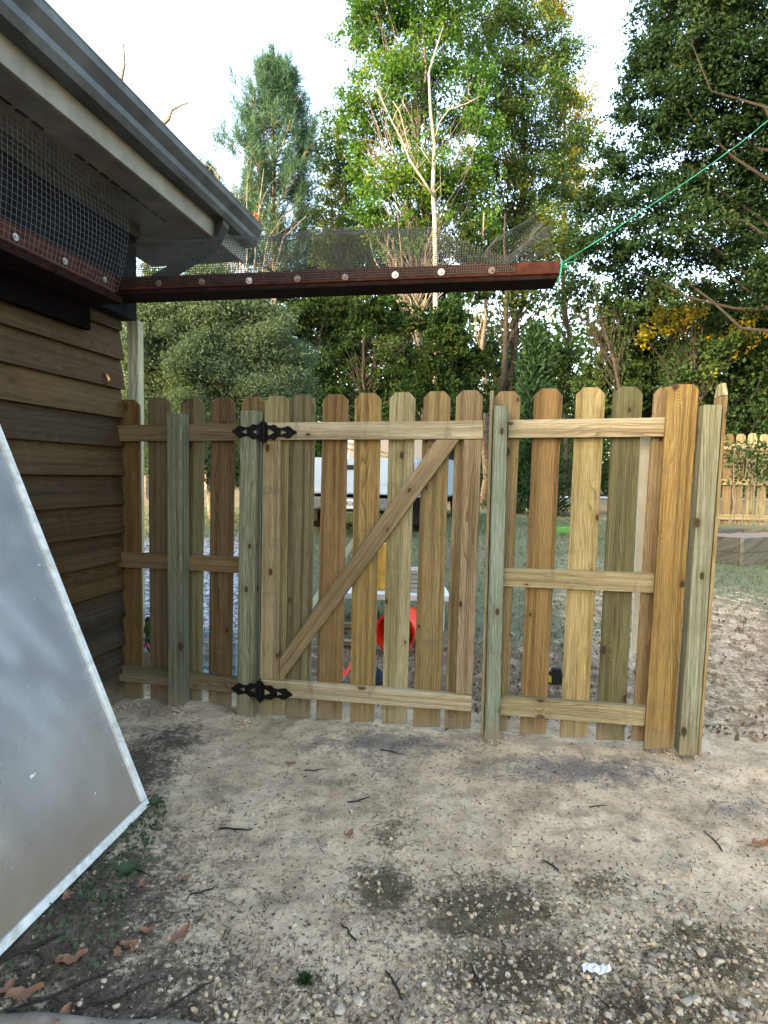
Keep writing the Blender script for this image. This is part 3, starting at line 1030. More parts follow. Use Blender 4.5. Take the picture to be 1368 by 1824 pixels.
sheet(curl_fn2, 20, 14, 16, 10, g, 0.0016)
net2 = g.obj('wire_netting', M['wire_dark'], None, tuple(b_bl.lerp(b_br, 0.5)))
tag(net2, 'fine dark wire netting standing along the beam, curled at its free end', 'netting')

# green twine from the beam end
g = Geo()
r0 = b_tr + Vector((0.012, 0.01, -0.01))
r1 = at(1480, 112, 7.5)
sag = [r0.lerp(r1, t) + Vector((0, 0, -0.10 * math.sin(math.pi * t))) for t in [i / 20 for i in range(21)]]
g.tube(sag, 0.0016, 5)
g.tube([p + Vector((0.004 * math.sin(i * 2.1), 0, 0.006 * math.cos(i * 1.7))) for i, p in enumerate(sag)], 0.0012, 5)
for k in range(5):
    zc = -0.004 * k
    g.tube([b_tr + bdir * 0.004 + bn * (0.025 + 0.03 * math.cos(a)) + Vector((0.006 * math.sin(a), 0, 0.004 - 0.045 + 0.05 * math.sin(a) + zc)) for a in [i * math.pi / 5 for i in range(11)]], 0.0025, 5)
for k in range(7):
    a = r0 + Vector((0, 0, random.uniform(-0.02, 0.01)))
    g.tube(wob(a, a + Vector((random.uniform(0.01, 0.09), random.uniform(-0.03, 0.03), random.uniform(-0.03, 0.06))), 4, 0.08), 0.0013, 4)
tag(g.obj('twine', M['rope'], None, tuple(r0)), 'green twine tied to the beam end and running up into the trees', 'rope')

# ------------------------------------------------------------------ fence and gate
C_GOLD, C_BRN, C_GRN, C_PALE, C_OLIVE, C_HONEY = (0.30, 0.185, 0.075), (0.235, 0.15, 0.075), (0.265, 0.265, 0.175), (0.36, 0.275, 0.14), (0.185, 0.155, 0.08), (0.31, 0.20, 0.075)
C_POST, C_BLUE, C_RAIL = (0.235, 0.235, 0.165), (0.215, 0.255, 0.195), (0.42, 0.335, 0.22)


def quad(parent, name, tl, tr, br, bl, off, thick, tint, along, mat='pine', bevel=0.002):
    pts = [onf(*p, off) for p in (tl, tr, br, bl)]
    return prism(name, pts, FN * thick, M[mat], parent, along=along, bevel=bevel, tint=tint)


def picket(parent, tx0, tx1, ty, bx0, bx1, by, off, tint, thick=0.016, mat='pine', ear=0.24):
    w_ = tx1 - tx0
    e = w_ * ear
    lx = (bx0 - tx0) / (by - ty) * e
    pts = [(tx0 + lx, ty + e), (tx0 + e, ty), (tx1 - e, ty - 0.3), (tx1 + lx, ty + e), (bx1, by), (bx0, by - 0.5)]
    P = [onf(x, y, off) for x, y in pts]
    return prism('picket', P, FN * thick, M[mat], parent, along=P[5] - P[0], bevel=0.0018, tint=tint)


def rail(parent, l, r, off, tint, thick=0.038, mat='pine_clean'):
    (lx, ly0, ly1), (rx, ry0, ry1) = l, r
    return quad(parent, 'rail', (lx, ly0), (rx, ry0), (rx, ry1), (lx, ly1), off, thick, tint, FR, mat)


V3Z = Vector((0, 0, 1))
fl = thing('fence_panel', 'short picket fence panel between the house wall and the gate', 'fence', onf(330, 1265) * 1.0)  # shade of the house is put into this panel's darker timber tints
fl_p = [(207, 248, 712, 212, 254, 1258, (0.165, 0.092, 0.030)), (263, 304, 708, 268, 308, 1262, (0.15, 0.11, 0.06)), (321, 363, 709, 318, 358.5, 1266, (0.165, 0.135, 0.068)),
        (376, 418, 708, 371, 411, 1271, (0.15, 0.093, 0.042)), (430, 472, 707, 424, 464, 1276, C_BRN)]
for a in fl_p:
    picket(fl, *a[:6], 0.0, a[6])
rail(fl, (198, 757, 786), (428, 754.5, 785), -0.038, (0.17, 0.115, 0.062))
rail(fl, (203, 983.5, 1009.5), (427, 993, 1021), -0.038, (0.18, 0.11, 0.052))
rail(fl, (208.5, 1185, 1213), (424, 1208, 1235), -0.038, (0.18, 0.135, 0.082))
PO = -0.1285
quad(fl, 'post', (297, 736), (322, 736), (323.5, 1273), (299, 1273), PO, 0.089, (0.165, 0.162, 0.115), V3Z, 'pine', 0.003)
quad(fl, 'post', (428, 731), (456, 731), (450, 1289), (420.5, 1289), PO, 0.089, (0.22, 0.21, 0.135), V3Z, 'pine', 0.003)

GO = -0.066
gate = thing('gate', 'wooden picket gate with diagonal brace and black ornamental hinges', 'gate', onf(650, 1285))
gp_ = [(472, 516, 705, 461, 508, 1275, (0.28, 0.225, 0.11)), (516.5, 561, 703, 509.5, 552, 1279, (0.165, 0.135, 0.072)), (575, 620, 702, 563, 608, 1282.5, (0.225, 0.13, 0.052)),
       (632, 679, 700, 623, 666, 1286.5, C_HONEY), (694, 740, 698.5, 680, 724, 1290, (0.35, 0.29, 0.16)), (755, 803, 697, 735, 783, 1295, (0.26, 0.175, 0.075)), (813, 861, 695, 791, 838, 1298, (0.225, 0.155, 0.08))]
for a in gp_:
    picket(gate, *a[:6], GO, a[6])
RO = GO - 0.0385
rail(gate, (470, 753, 783.5), (860, 749, 782), RO, C_RAIL)
rail(gate, (461, 1210, 1239), (840, 1239, 1268), RO, C_RAIL)
quad(gate, 'stile', (468, 784.5), (499, 784.2), (496, 1211.5), (463, 1209), RO + 0.001, 0.037, (0.33, 0.245, 0.14), V3Z, 'pine')
quad(gate, 'stile', (826, 783.2), (858, 783.0), (841, 1238), (811, 1235.5), RO + 0.001, 0.037, (0.29, 0.205, 0.13), V3Z, 'pine')
P = [onf(x, y, RO - 0.0005) for x, y in ((497.5, 1172), (777, 783.2), (818, 783.0), (502, 1211.8), (497.3, 1211.4))]
prism('brace', P, FN * 0.037, M['pine_clean'], gate, along=P[1] - P[0], bevel=0.002, tint=(0.265, 0.18, 0.10))

# hinges
leaf_prof = [(0.0, 0.6), (0.03, 1.0), (0.07, 0.98), (0.11, 0.72), (0.2, 0.64), (0.30, 0.74), (0.36, 0.66), (0.43, 0.47), (0.55, 0.42), (0.66, 0.52), (0.73, 0.60), (0.80, 0.52), (0.87, 0.30), (0.94, 0.17), (1.0, 0.05)]


def hinge_leaf(parent, c, d, L, H, nrm, sub):
    """flat ornamental strap with two openings; d along, from barrel to tip"""
    up = Vector((0, 0, 1))
    bm = bmesh.new()
    out = [(t * L, h * H) for t, h in leaf_prof] + [(t * L, -h * H) for t, h in reversed(leaf_prof)]
    holes = [[(0.12, 0.30), (0.20, 0.24), (0.30, 0.05), (0.30, -0.05), (0.20, -0.24), (0.12, -0.30)], [(0.52, 0.22), (0.60, 0.13), (0.68, 0.02), (0.68, -0.02), (0.60, -0.13), (0.52, -0.22)]]
    rings = [out] + [[(a * L, b * H) for a, b in h] for h in holes]
    for z in (0.0, 0.004):
        es = []
        for rg in rings:
            vs_ = [bm.verts.new(c + d * x + up * y + nrm * z) for x, y in rg]
            for i in range(len(vs_)):
                es.append(bm.edges.new((vs_[i - 1], vs_[i])))
        bmesh.ops.triangle_fill(bm, edges=es, use_beauty=True)
    bm.verts.ensure_lookup_table()
    half = len(bm.verts) // 2
    o = 0
    for rg in rings:
        n = len(rg)
        for i in range(n):
            j = (i + 1) % n
            bm.faces.new((bm.verts[o + i], bm.verts[o + j], bm.verts[half + o + j], bm.verts[half + o + i]))
        o += n
    bmesh.ops.recalc_face_normals(bm, faces=bm.faces)
    # screw heads
    for t in (0.40, 0.85, 0.06):
        add_box(bm, c + d * (t * L) + nrm * 0.006, d * 0.006, up * 0.006, nrm * 0.0025)
    return bm_obj('hinge_leaf', bm, M['black_iron'], sub)


for (hx, hy, lx, rx) in ((469, 769, 415, 529), (463, 1231, 414, 521)):
    c = onf(hx, hy, PO - 0.006)
    hg = Geo()
    for k in range(5):
        z0 = -0.056 + k * 0.0225
        hg.tube([c + Vector((0, 0, z0)), c + Vector((0, 0, z0 + 0.021))], 0.0095, 10)
    hg.tube([c + Vector((0, 0, -0.068)), c + Vector((0, 0, 0.068))], [0.005, 0.005], 8)
    h_o = hg.obj('hinge', M['black_iron'], gate)
    Lw = (onf(lx, hy, PO) - c).length
    Rw = (onf(rx, hy, PO) - c).length
    hinge_leaf(gate, c - FR * 0.004 + FN * 0.004, -FR, Lw, 0.056, -FN, h_o)
    cr = onf(hx, hy + 1, RO - 0.006) + FR * 0.004
    hinge_leaf(gate, cr, FR, Rw, 0.056, -FN, h_o)
    # offset plate from gate face forward to the barrel
    box('hinge_leaf', (c + cr) / 2 + FN * 0.002, FR * 0.006, FN * 0.016, Vector((0, 0, 0.035)), M['black_iron'], h_o)

fr = thing('fence_panel', 'picket fence panel right of the gate ending at a leaning green post', 'fence', onf(1040, 1310))
fr_p = [(880, 928, 697, 857, 903, 1303, (0.25, 0.175, 0.085)), (952, 1003, 692, 925, 972, 1308, (0.245, 0.145, 0.055)), (1027, 1079, 690, 997, 1046, 1314, (0.37, 0.275, 0.125)),
        (1092.5, 1146, 689, 1062, 1112, 1319, (0.125, 0.112, 0.052)), (1165.5, 1216, 689, 1125, 1174, 1321, (0.25, 0.165, 0.085))]
for a in fr_p:
    picket(fr, *a[:6], 0.0, a[6])
rail(fr, (905, 748, 780), (1190, 743.5, 777.5), -0.0385, C_RAIL)
rail(fr, (890, 1012, 1044), (1170, 1021.5, 1056.5), -0.0385, (0.36, 0.285, 0.165))
rail(fr, (885, 1240, 1273.5), (1155, 1260.5, 1294.5), -0.0385, (0.35, 0.28, 0.17))
picket(fr, 1190, 1246, 684.5, 1147, 1199, 1334, -0.062, (0.29, 0.185, 0.065), thick=0.022, ear=0.17)
quad(fr, 'post', (880, 723), (904.5, 723), (889, 1324), (862, 1324), PO, 0.089, (0.215, 0.238, 0.18), V3Z, 'pine', 0.003)
quad(fr, 'post', (1254, 721), (1287, 721), (1242, 1346), (1209, 1346), PO, 0.095, (0.265, 0.265, 0.185), V3Z, 'pine', 0.003)
# gate stop: board edge-on beside the post; corner picket turned away at the right end
quad(fr, 'gate_stop', (873, 696), (879, 695), (861.5, 1310), (856, 1310), PO + 0.02, 0.12, (0.30, 0.24, 0.14), V3Z, 'pine')
P = [onf(1289.5, 704, PO + 0.02), onf(1297, 704, PO + 0.02), onf(1248.5, 1347, PO + 0.02), onf(1243, 1347, PO + 0.02)]
sh = [p.copy() for p in P]
pr = prism('picket', [P[0], P[1], P[2], P[3]], FN * 0.14, M['pine'], fr, along=V3Z, bevel=0.002, tint=(0.34, 0.24, 0.12))
ecc = [onf(1289.5, 703.3, PO + 0.02), onf(1297, 703.3, PO + 0.02)]
prism('picket_top', [ecc[0] + FN * 0.0, ecc[0] + FN * 0.035 + V3Z * 0.06, ecc[0] + FN * 0.105 + V3Z * 0.06, ecc[0] + FN * 0.14], ecc[1] - ecc[0], M['pine'], pr, along=V3Z, bevel=0.001, tint=(0.40, 0.34, 0.20))
# light stake behind the right panel
P = [onf(1142, 770, 0.10), onf(1160, 770, 0.10), onf(1139, 1165, 0.35), onf(1125, 1165, 0.35)]
st = thing('stake', 'pale grooved timber stake leaning behind the right fence panel', 'stake', (P[3].x, P[3].y, hbase(P[3].x, P[3].y)))
prism('stick', P, FN * 0.03, M['cream'], st, along=V3Z, tint=(0.85, 0.83, 0.68))

# ------------------------------------------------------------------ hazy glass panel leaning on the wall
ga, gb = ong(262, 1441), ong(0, 1706)
gdir = (gb - ga)
gdir.z = 0
gdir.normalize()
ga.z = gb.z = 0.012
gin = Vector((gdir.y, -gdir.x, 0))
if gin.x > 0:
    gin = -gin
top0 = onw(0, 770, 0)                                  # find the tilt that sends the right edge through (0,770)
d = ray(0, 770)
A = np.array([[d.x, -gin.x], [d.y, -gin.y]])
sol = np.linalg.solve(A, np.array([ga.x - CAM.x, ga.y - CAM.y]))
hz = CAM.z + d.z * sol[0] - ga.z
gup = (gin * sol[1] + Vector((0, 0, hz))).normalized()
gn = gdir.cross(gup).normalized()
if gn.x < 0:
    gn = -gn
GH, GW = 1.98, 1.5
panel = thing('glass_panel', 'hazy dirty glass panel in a white frame leaning against the siding', 'glass panel', (ga.x, ga.y, 0))


def gpt(a, b, n=0.0):
    return ga + gdir * a + gup * b + gn * n


prism('pane', [gpt(0.012, 0.012, -0.004), gpt(0.012, GH - 0.012, -0.004), gpt(GW - 0.012, GH - 0.012, -0.004), gpt(GW - 0.012, 0.012, -0.004)], gn * 0.005, M['pane'], panel, along=gup, bevel=0)
pane_o = panel.children[0]
uvd = pane_o.data.uv_layers[0].data
for lp in pane_o.data.loops:
    co = Vector(pane_o.data.vertices[lp.vertex_index].co) + WL[panel] - ga
    uvd[lp.index].uv = (co.dot(gup), co.dot(gdir))
for a0, a1, b0, b1 in ((0, 0.030, 0.031, GH - 0.031), (GW - 0.03, GW, 0.031, GH - 0.031), (0, GW, 0, 0.030), (0, GW, GH - 0.03, GH)):
    prism('frame_bar', [gpt(a0, b0, -0.018), gpt(a1, b0, -0.018), gpt(a1, b1, -0.018), gpt(a0, b1, -0.018)], gn * 0.034, M['alu'], panel, bevel=0.003)


# ------------------------------------------------------------------ trees
def trunk_geo(pts, r0, r1, sides=8):
    n = len(pts)
    return tube_geo(pts, [r0 + (r1 - r0) * (i / (n - 1)) ** 0.8 for i in range(n)], sides)


COVM = 1.15


def tree(name, label, bx, Y, blobs, lmat, leaf=0.11, cov=2.2, trunk_r=0.15, bark='bark', group=None, clump=0.26, cat='tree', aspect=0.62, lean=None, kclump=1.6, sig=0.62, top=None, limbs=0.22):
    """blobs: (px, py, radius px) of the crown at depth Y; bx: pixel column of the trunk"""
    rng = random.Random(hash(label) % 9999 if False else sum(map(ord, label)))
    b0 = at(bx, 850, Y)
    gz = ghost(b0.x, b0.y)
    base = Vector((b0.x, b0.y, gz))
    root = thing(name, label, cat, base, group)
    bl = []
    for (px, py, rp) in blobs:
        dy = rng.uniform(-0.8, 0.8) * min(2.0, rp / F * Y)
        c = at(px, py, Y + dy)
        bl.append((c, rp / F * Y))
    hi = max(c.z + r * 0.4 for c, r in bl)
    topx = sum(c.x * r for c, r in bl if c.z > (hi + gz) / 2) / max(1e-6, sum(r for c, r in bl if c.z > (hi + gz) / 2))
    tp = Vector((topx, base.y, hi)) if top is None else at(top[0], top[1], Y)
    path = wob(base - Vector((0, 0, 0.15)), tp, 9, 0.014, rng)
    g = Geo()
    g.add(*trunk_geo(path, trunk_r, 0.02))
    Cs = []
    for c, r in bl:
        k = max(5, int(24 * kclump))
        for _ in range(k):
            v = Vector((rng.gauss(0, 1), rng.gauss(0, 1), rng.gauss(0, 1)))
            v.normalize()
            p = c + v * r * rng.uniform(0.25, 1.0)
            rc = r * clump * rng.uniform(0.55, 1.25)
            area = leaf * leaf * aspect * 0.5
            n = int(COVM * cov * math.pi * rc * rc / (area * 0.6))
            # flattened, slightly drooping clump
            q = RNG.normal(size=(n, 3)) * np.array([rc, rc, rc * 0.62]) * sig
            Cs.append(q + np.array(p))
            if rng.random() < limbs:
                t = min(0.95, max(0.12, (p.z - gz) / (hi - gz) * rng.uniform(0.55, 0.85)))
                j = t * 9
                a = path[int(j)].lerp(path[min(9, int(j) + 1)], j - int(j))
                rad = max(0.010, min(0.05, trunk_r * 0.26 * (1 - t)))
                w_ = wob(a, p, 5, 0.05, rng)
                g.tube(w_, [rad * (1 - 0.16 * i) for i in range(6)], 5)
    g.obj('trunk', M[bark], root, smooth=True)
    Cs = np.concatenate(Cs)
    leaf_mesh('crown', Cs, leaf, leaf * aspect, M[lmat], root)
    return root


def pine(name, label, ax, ay, Y, halfw, by, n_whorl, group=None, mat='needle', seed=3):
    rng = random.Random(seed)
    tip = at(ax, ay, Y)
    b = at(ax, 850, Y)
    base = Vector((b.x, b.y, ghost(b.x, b.y)))
    root = thing(name, label, 'tree', base, group)
    low = at(ax, by, Y).z
    g = Geo()
    path = wob(base, tip, 8, 0.006, rng)
    g.add(*trunk_geo(path, 0.20, 0.02))
    tufts, dirs = [], []
    R = halfw / F * Y
    for i in range(n_whorl):
        t = i / (n_whorl - 1)
        z = tip.z - 0.1 + (low - tip.z) * t
        prof = 0.12 + 0.95 * math.sin(min(1, t * 1.9) * math.pi / 2) * (1 - 0.15 * t)
        for k in range(rng.randint(5, 8)):
            a = rng.uniform(0, 2 * math.pi)
            L = R * prof * rng.uniform(0.5, 1.12)
            s = Vector((base.x + (tip.x - base.x), base.y, z - L * 0.25))
            e = Vector((tip.x + L * math.cos(a), base.y + L * math.sin(a), z + L * 0.35 + rng.uniform(-0.2, 0.2)))
            m_ = s.lerp(e, 0.6) + Vector((0, 0, -0.10 * L))
            g.tube([s, m_, e], [0.035, 0.022, 0.012], 4)
            for q in range(rng.randint(4, 8)):
                u = rng.uniform(0.4, 1.0)
                p = (m_.lerp(e, (u - 0.4) / 0.6)) + Vector((rng.gauss(0, 0.22), rng.gauss(0, 0.22), rng.gauss(0, 0.16)))
                g.tube([m_.lerp(e, max(0, (u - 0.55) / 0.6)), p], [0.012, 0.006], 3)
                tufts.append(p)
                dirs.append(Vector((math.cos(a) * 0.35, math.sin(a) * 0.35, 1)).normalized())
    g.obj('trunk', M['bark_grey'], root)
    T = np.array([tuple(t) for t in tufts])
    D = np.array([tuple(t) for t in dirs])
    per = 62
    T = np.repeat(T, per, 0)
    D = np.repeat(D, per, 0)
    al = D * 0.9 + RNG.normal(size=T.shape) * 0.55
    al /= np.linalg.norm(al, axis=1)[:, None]
    L = 0.32
    C = T + al * L * 0.45 + D * RNG.uniform(-0.25, 0.35, len(T))[:, None]
    leaf_mesh('crown', C, L, 0.022, M[mat], root, along=al)
    return root


pine('pine_tree', 'tall blue-green pine standing left beyond the gutter end', 488, 128, 22, 82, 470, 18, seed=5)
pine('pine_tree', 'farther pale pine mostly hidden behind the gutter', 372, 318, 27, 45, 560, 8, seed=8)

TG = 'broadleaf trees beyond the yard'
tree('maple_tree', 'tall bright green maple at the centre against the sky', 745, 21,
     [(650, 45, 62), (720, 30, 75), (800, 40, 60), (690, 120, 70), (760, 120, 75), (640, 190, 50), (710, 215, 70), (800, 220, 60), (740, 300, 65), (690, 330, 55), (820, 320, 60), (760, 390, 60), (700, 410, 50), (840, 395, 55), (640, 250, 40), (720, -50, 90), (640, -20, 40), (830, -40, 70), (850, 150, 45), (860, 240, 45), (850, 320, 45), (650, 300, 40), (660, 380, 45)],
     'leaf_bright', 0.125, 0.68, 0.17, 'bark_grey', TG)
tree('slim_tree', 'slim leafy tree standing between the pine and the maple', 606, 25,
     [(600, 225, 34), (585, 270, 36), (622, 285, 36), (600, 330, 44), (640, 350, 36), (570, 385, 38), (620, 410, 46), (590, 455, 48), (650, 440, 40)],
     'leaf_mid', 0.12, 0.75, 0.12, 'bark_grey', TG)
tree('tall_tree', 'airy tall tree with grey-green leaves right of the maple', 905, 24,
     [(900, 40, 60), (960, 80, 65), (1005, 90, 48), (880, 120, 55), (940, 160, 65), (1000, 175, 45), (900, 220, 60), (970, 250, 60), (880, 310, 60), (950, 330, 60), (1010, 330, 48), (900, 400, 60), (970, 420, 60), (870, 460, 50), (930, 480, 50), (940, -20, 60), (855, 70, 45), (860, 200, 40), (1030, 430, 40), (1040, 250, 36)],
     'leaf_mid', 0.12, 0.62, 0.17, 'bark', TG)
tree('yellow_tree', 'golden yellow tree showing through behind the airy tall tree', 1010, 31,
     [(1020, 185, 40), (1030, 250, 42), (985, 15, 40), (1000, 300, 40), (960, 400, 45), (1035, 330, 40), (985, 440, 40), (640, 205, 1), (920, 300, 35)],
     'leaf_gold', 0.14, 0.7, 0.16, 'bark', TG)
tree('oak_tree', 'huge dark oak filling the upper right of the sky', 1480, 13,
     [(1180, 40, 62), (1260, 30, 85), (1345, 50, 90), (1150, 120, 52), (1230, 130, 80), (1330, 160, 90), (1115, 200, 38), (1190, 220, 70), (1280, 240, 85), (1370, 260, 90), (1090, 290, 42), (1160, 310, 65), (1250, 340, 80),
      (1340, 370, 85), (1060, 370, 45), (1125, 390, 60), (1210, 430, 75), (1040, 440, 38), (1300, 460, 80), (1100, 455, 48), (1390, 470, 80), (1440, 100, 110), (1450, 330, 110), (1230, -60, 100), (1340, -70, 100)],
     'leaf_oak', 0.085, 1.0, 0.42, 'bark', TG, top=(1460, -200), limbs=0.03)
tree('oak_tree', 'thin low oak limb with sparse leaves past the beam end', 1150, 15,
     [(1015, 500, 26), (1045, 520, 28), (1085, 525, 32), (1120, 500, 40), (1030, 550, 16), (1000, 530, 18)], 'leaf_oak', 0.10, 0.6, 0.10, 'bark', TG)
tree('leafy_tree', 'mid-green leafy tree right of the cedar behind the fence', 1130, 18,
     [(1120, 560, 50), (1175, 545, 55), (1090, 610, 45), (1150, 620, 55), (1200, 640, 55), (1060, 670, 40), (1120, 690, 55), (1180, 710, 55), (1080, 740, 50), (1150, 770, 50), (1220, 770, 55)],
     'leaf_brush', 0.125, 1.5, 0.14, 'bark', TG)
tree('leafy_tree', 'yellow-flecked leafy tree above the far picket fence', 1310, 16,
     [(1240, 560, 60), (1310, 550, 70), (1380, 560, 70), (1270, 630, 65), (1345, 640, 70), (1230, 680, 50), (1300, 700, 60), (1370, 710, 70), (1265, 750, 50), (1340, 760, 55)],
     'leaf_brush', 0.115, 1.5, 0.15, 'bark', TG)
tree('yellow_tree', 'small golden tree glowing through the right-hand thicket', 1200, 15.2,
     [(1185, 575, 36), (1230, 560, 28), (1320, 600, 34), (1150, 600, 20), (1345, 560, 24), (1260, 610, 24)], 'leaf_gold', 0.10, 0.55, 0.08, 'bark', TG)
# straight trunks behind the gate post
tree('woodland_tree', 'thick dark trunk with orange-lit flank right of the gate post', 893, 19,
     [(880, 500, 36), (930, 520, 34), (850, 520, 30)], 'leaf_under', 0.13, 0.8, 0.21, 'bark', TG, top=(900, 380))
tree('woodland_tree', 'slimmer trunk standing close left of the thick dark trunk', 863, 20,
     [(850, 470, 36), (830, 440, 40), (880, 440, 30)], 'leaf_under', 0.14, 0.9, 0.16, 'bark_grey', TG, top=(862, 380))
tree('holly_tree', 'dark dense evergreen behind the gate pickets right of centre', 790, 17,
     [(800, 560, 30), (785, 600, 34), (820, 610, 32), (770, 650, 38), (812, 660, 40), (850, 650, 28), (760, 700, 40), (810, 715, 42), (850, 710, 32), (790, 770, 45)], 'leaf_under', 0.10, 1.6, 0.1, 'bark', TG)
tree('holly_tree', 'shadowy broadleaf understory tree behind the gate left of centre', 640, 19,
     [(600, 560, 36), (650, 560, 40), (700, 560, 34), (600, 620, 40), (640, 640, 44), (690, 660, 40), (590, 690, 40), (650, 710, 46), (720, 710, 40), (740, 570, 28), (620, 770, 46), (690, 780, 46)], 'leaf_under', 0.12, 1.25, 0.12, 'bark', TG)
tree('holly_tree', 'brownish understory tree between the grey-green bush and the gate', 530, 15,
     [(500, 570, 40), (545, 560, 42), (585, 590, 40), (520, 630, 44), (570, 660, 44), (600, 540, 30), (540, 720, 48), (600, 730, 40), (560, 790, 50)], 'leaf_under', 0.10, 1.3, 0.09, 'bark', TG)
tree('leafy_tree', 'green understory tree right behind the white-barked trunk', 735, 24,
     [(720, 560, 40), (760, 590, 40), (700, 630, 40), (740, 660, 44), (690, 720, 44), (760, 720, 44), (870, 620, 34), (900, 680, 44), (1000, 640, 40), (1010, 700, 50), (960, 740, 50), (860, 750, 50)], 'leaf_brush', 0.13, 1.2, 0.10, 'bark', TG)
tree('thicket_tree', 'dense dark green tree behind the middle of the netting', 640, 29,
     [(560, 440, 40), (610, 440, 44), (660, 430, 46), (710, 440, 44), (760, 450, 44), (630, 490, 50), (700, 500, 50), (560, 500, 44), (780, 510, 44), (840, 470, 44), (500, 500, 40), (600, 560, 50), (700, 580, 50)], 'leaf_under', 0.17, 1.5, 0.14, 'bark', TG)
# grey-green fine-leaved bush on the left
tree('olive_bush', 'large grey-green feathery bush above the left fence panel', 380, 9.5,
     [(290, 530, 45), (370, 520, 50), (440, 540, 45), (250, 560, 40), (270, 590, 50), (330, 570, 55), (400, 565, 55), (460, 590, 52), (510, 640, 46), (280, 660, 55), (350, 650, 60), (420, 650, 60), (480, 690, 55), (300, 730, 60), (380, 730, 60), (450, 750, 55), (520, 720, 40), (250, 720, 50), (330, 800, 60), (430, 810, 55), (260, 800, 50)],
     'leaf_olive', 0.06, 2.6, 0.07, 'bark_grey', None, cat='bush', aspect=0.25, clump=0.42, kclump=1.1, limbs=0.15)


def cedar(label, ax, ay, Y, halfw, basepx, seed):
    rng = random.Random(seed)
    tip = at(ax, ay, Y)
    b = at(ax, 850, Y)
    base = Vector((b.x, b.y, ghost(b.x, b.y)))
    root = thing('cedar_tree', label, 'tree', base, TG)
    g = Geo()
    g.add(*trunk_geo(wob(base, tip, 6, 0.01, rng), 0.10, 0.015))
    R = halfw / F * Y
    Cs, Al = [], []
    H = tip.z - base.z
    for i in range(520):
        t = rng.random() ** 0.8
        r = R * (0.06 + 0.94 * t ** 0.75) * (0.75 + 0.25 * math.sin(t * 40)) * rng.uniform(0.35, 1.05)
        a = rng.uniform(0, 6.283)
        p = np.array([tip.x + r * math.cos(a), tip.y + r * math.sin(a), tip.z - t * H * 0.97])
        n = 26
        dv = np.array([math.cos(a), math.sin(a), 0.9])
        q = RNG.normal(size=(n, 3)) * 0.10 + p
        Cs.append(q)
        Al.append(np.repeat(dv[None] / 1.35, n, 0))
    g.obj('trunk', M['bark'], root)
    leaf_mesh('crown', np.concatenate(Cs), 0.17, 0.045, M['leaf_cedar'], root, along=np.concatenate(Al))


cedar('dark conical cedar behind the right fence panel', 955, 578, 14.5, 82, 850, 4)
cedar('narrow dark cedar rising between the gate and the trunks', 812, 520, 18.5, 34, 850, 6)

# white-barked dead-topped tree in front of the maple
Yp = 19.4
b = at(776, 850, Yp)
base = Vector((b.x, b.y, ghost(b.x, b.y)))
bt = thing('birch_tree', 'thin white-barked tree with forked bare limbs before the maple', 'tree', base)
g = Geo()
tr = [base - V3Z * 0.1] + [at(x, y, Yp) for x, y in ((776, 600), (776, 470), (775, 400), (771, 335), (774, 260), (767, 200), (764, 130), (776, 90), (790, 45))]
g.tube(tr, [0.10, 0.09, 0.082, 0.075, 0.062, 0.052, 0.046, 0.038, 0.026, 0.014], 8)
for pts, r in (([(773, 350), (752, 318), (730, 285), (714, 245), (700, 220), (686, 190), (672, 160)], 0.042), ([(776, 245), (783, 218), (800, 195), (830, 185), (855, 172)], 0.026), ([(745, 300), (728, 262), (712, 200), (700, 180)], 0.02), ([(774, 300), (760, 280), (748, 262)], 0.014)):
    P = [at(x, y, Yp - 0.1 - 0.1 * i) for i, (x, y) in enumerate(pts)]
    g.tube(P, [r * (1 - 0.11 * i) for i in range(len(P))], 6)
    for q in range(1, len(P)):
        for _ in range(3):
            a = P[q - 1].lerp(P[q], random.random())
            e = a + Vector((random.uniform(-0.5, 0.5), random.uniform(-0.3, 0.3), random.uniform(0.2, 0.8)))
            g.tube(wob(a, e, 3, 0.08), [r * 0.3, r * 0.22, r * 0.15, r * 0.07], 4)
g.obj('trunk', M['bark_pale'], bt, smooth=True)
Cs = np.concatenate([RNG.normal(size=(60, 3)) * 0.28 + np.array(at(x, y, Yp)) for x, y in ((790, 45), (672, 160), (855, 172), (700, 180))])
leaf_mesh('crown', Cs, 0.13, 0.08, M['leaf_bright'], bt)

# bare twiggy shrub and dead branches above the roof


def twigs(label, base, tips, r, bark, cat='tree', name='bare_tree', sub=3, leaves=None):
    root = thing(name, label, cat, base)
    g = Geo()
    rng = random.Random(len(label))
    for path in tips:
        g.tube(path, [max(0.004, r * (1 - i / len(path))) for i in range(len(path))], 5)
        for k in range(sub):
            i = rng.randint(1, len(path) - 1)
            a = path[i - 1].lerp(path[i], rng.random())
            e = a + Vector((rng.uniform(-0.6, 0.6), rng.uniform(-0.4, 0.4), rng.uniform(0.3, 0.9)))
            g.tube(wob(a, e, 3, 0.08, rng), [r * 0.3, r * 0.24, r * 0.18, r * 0.1], 4)
    g.obj('trunk', M[bark], root)
    if leaves is not None:
        leaf_mesh('crown', leaves, 0.11, 0.08, M['leaf_orange'], root)


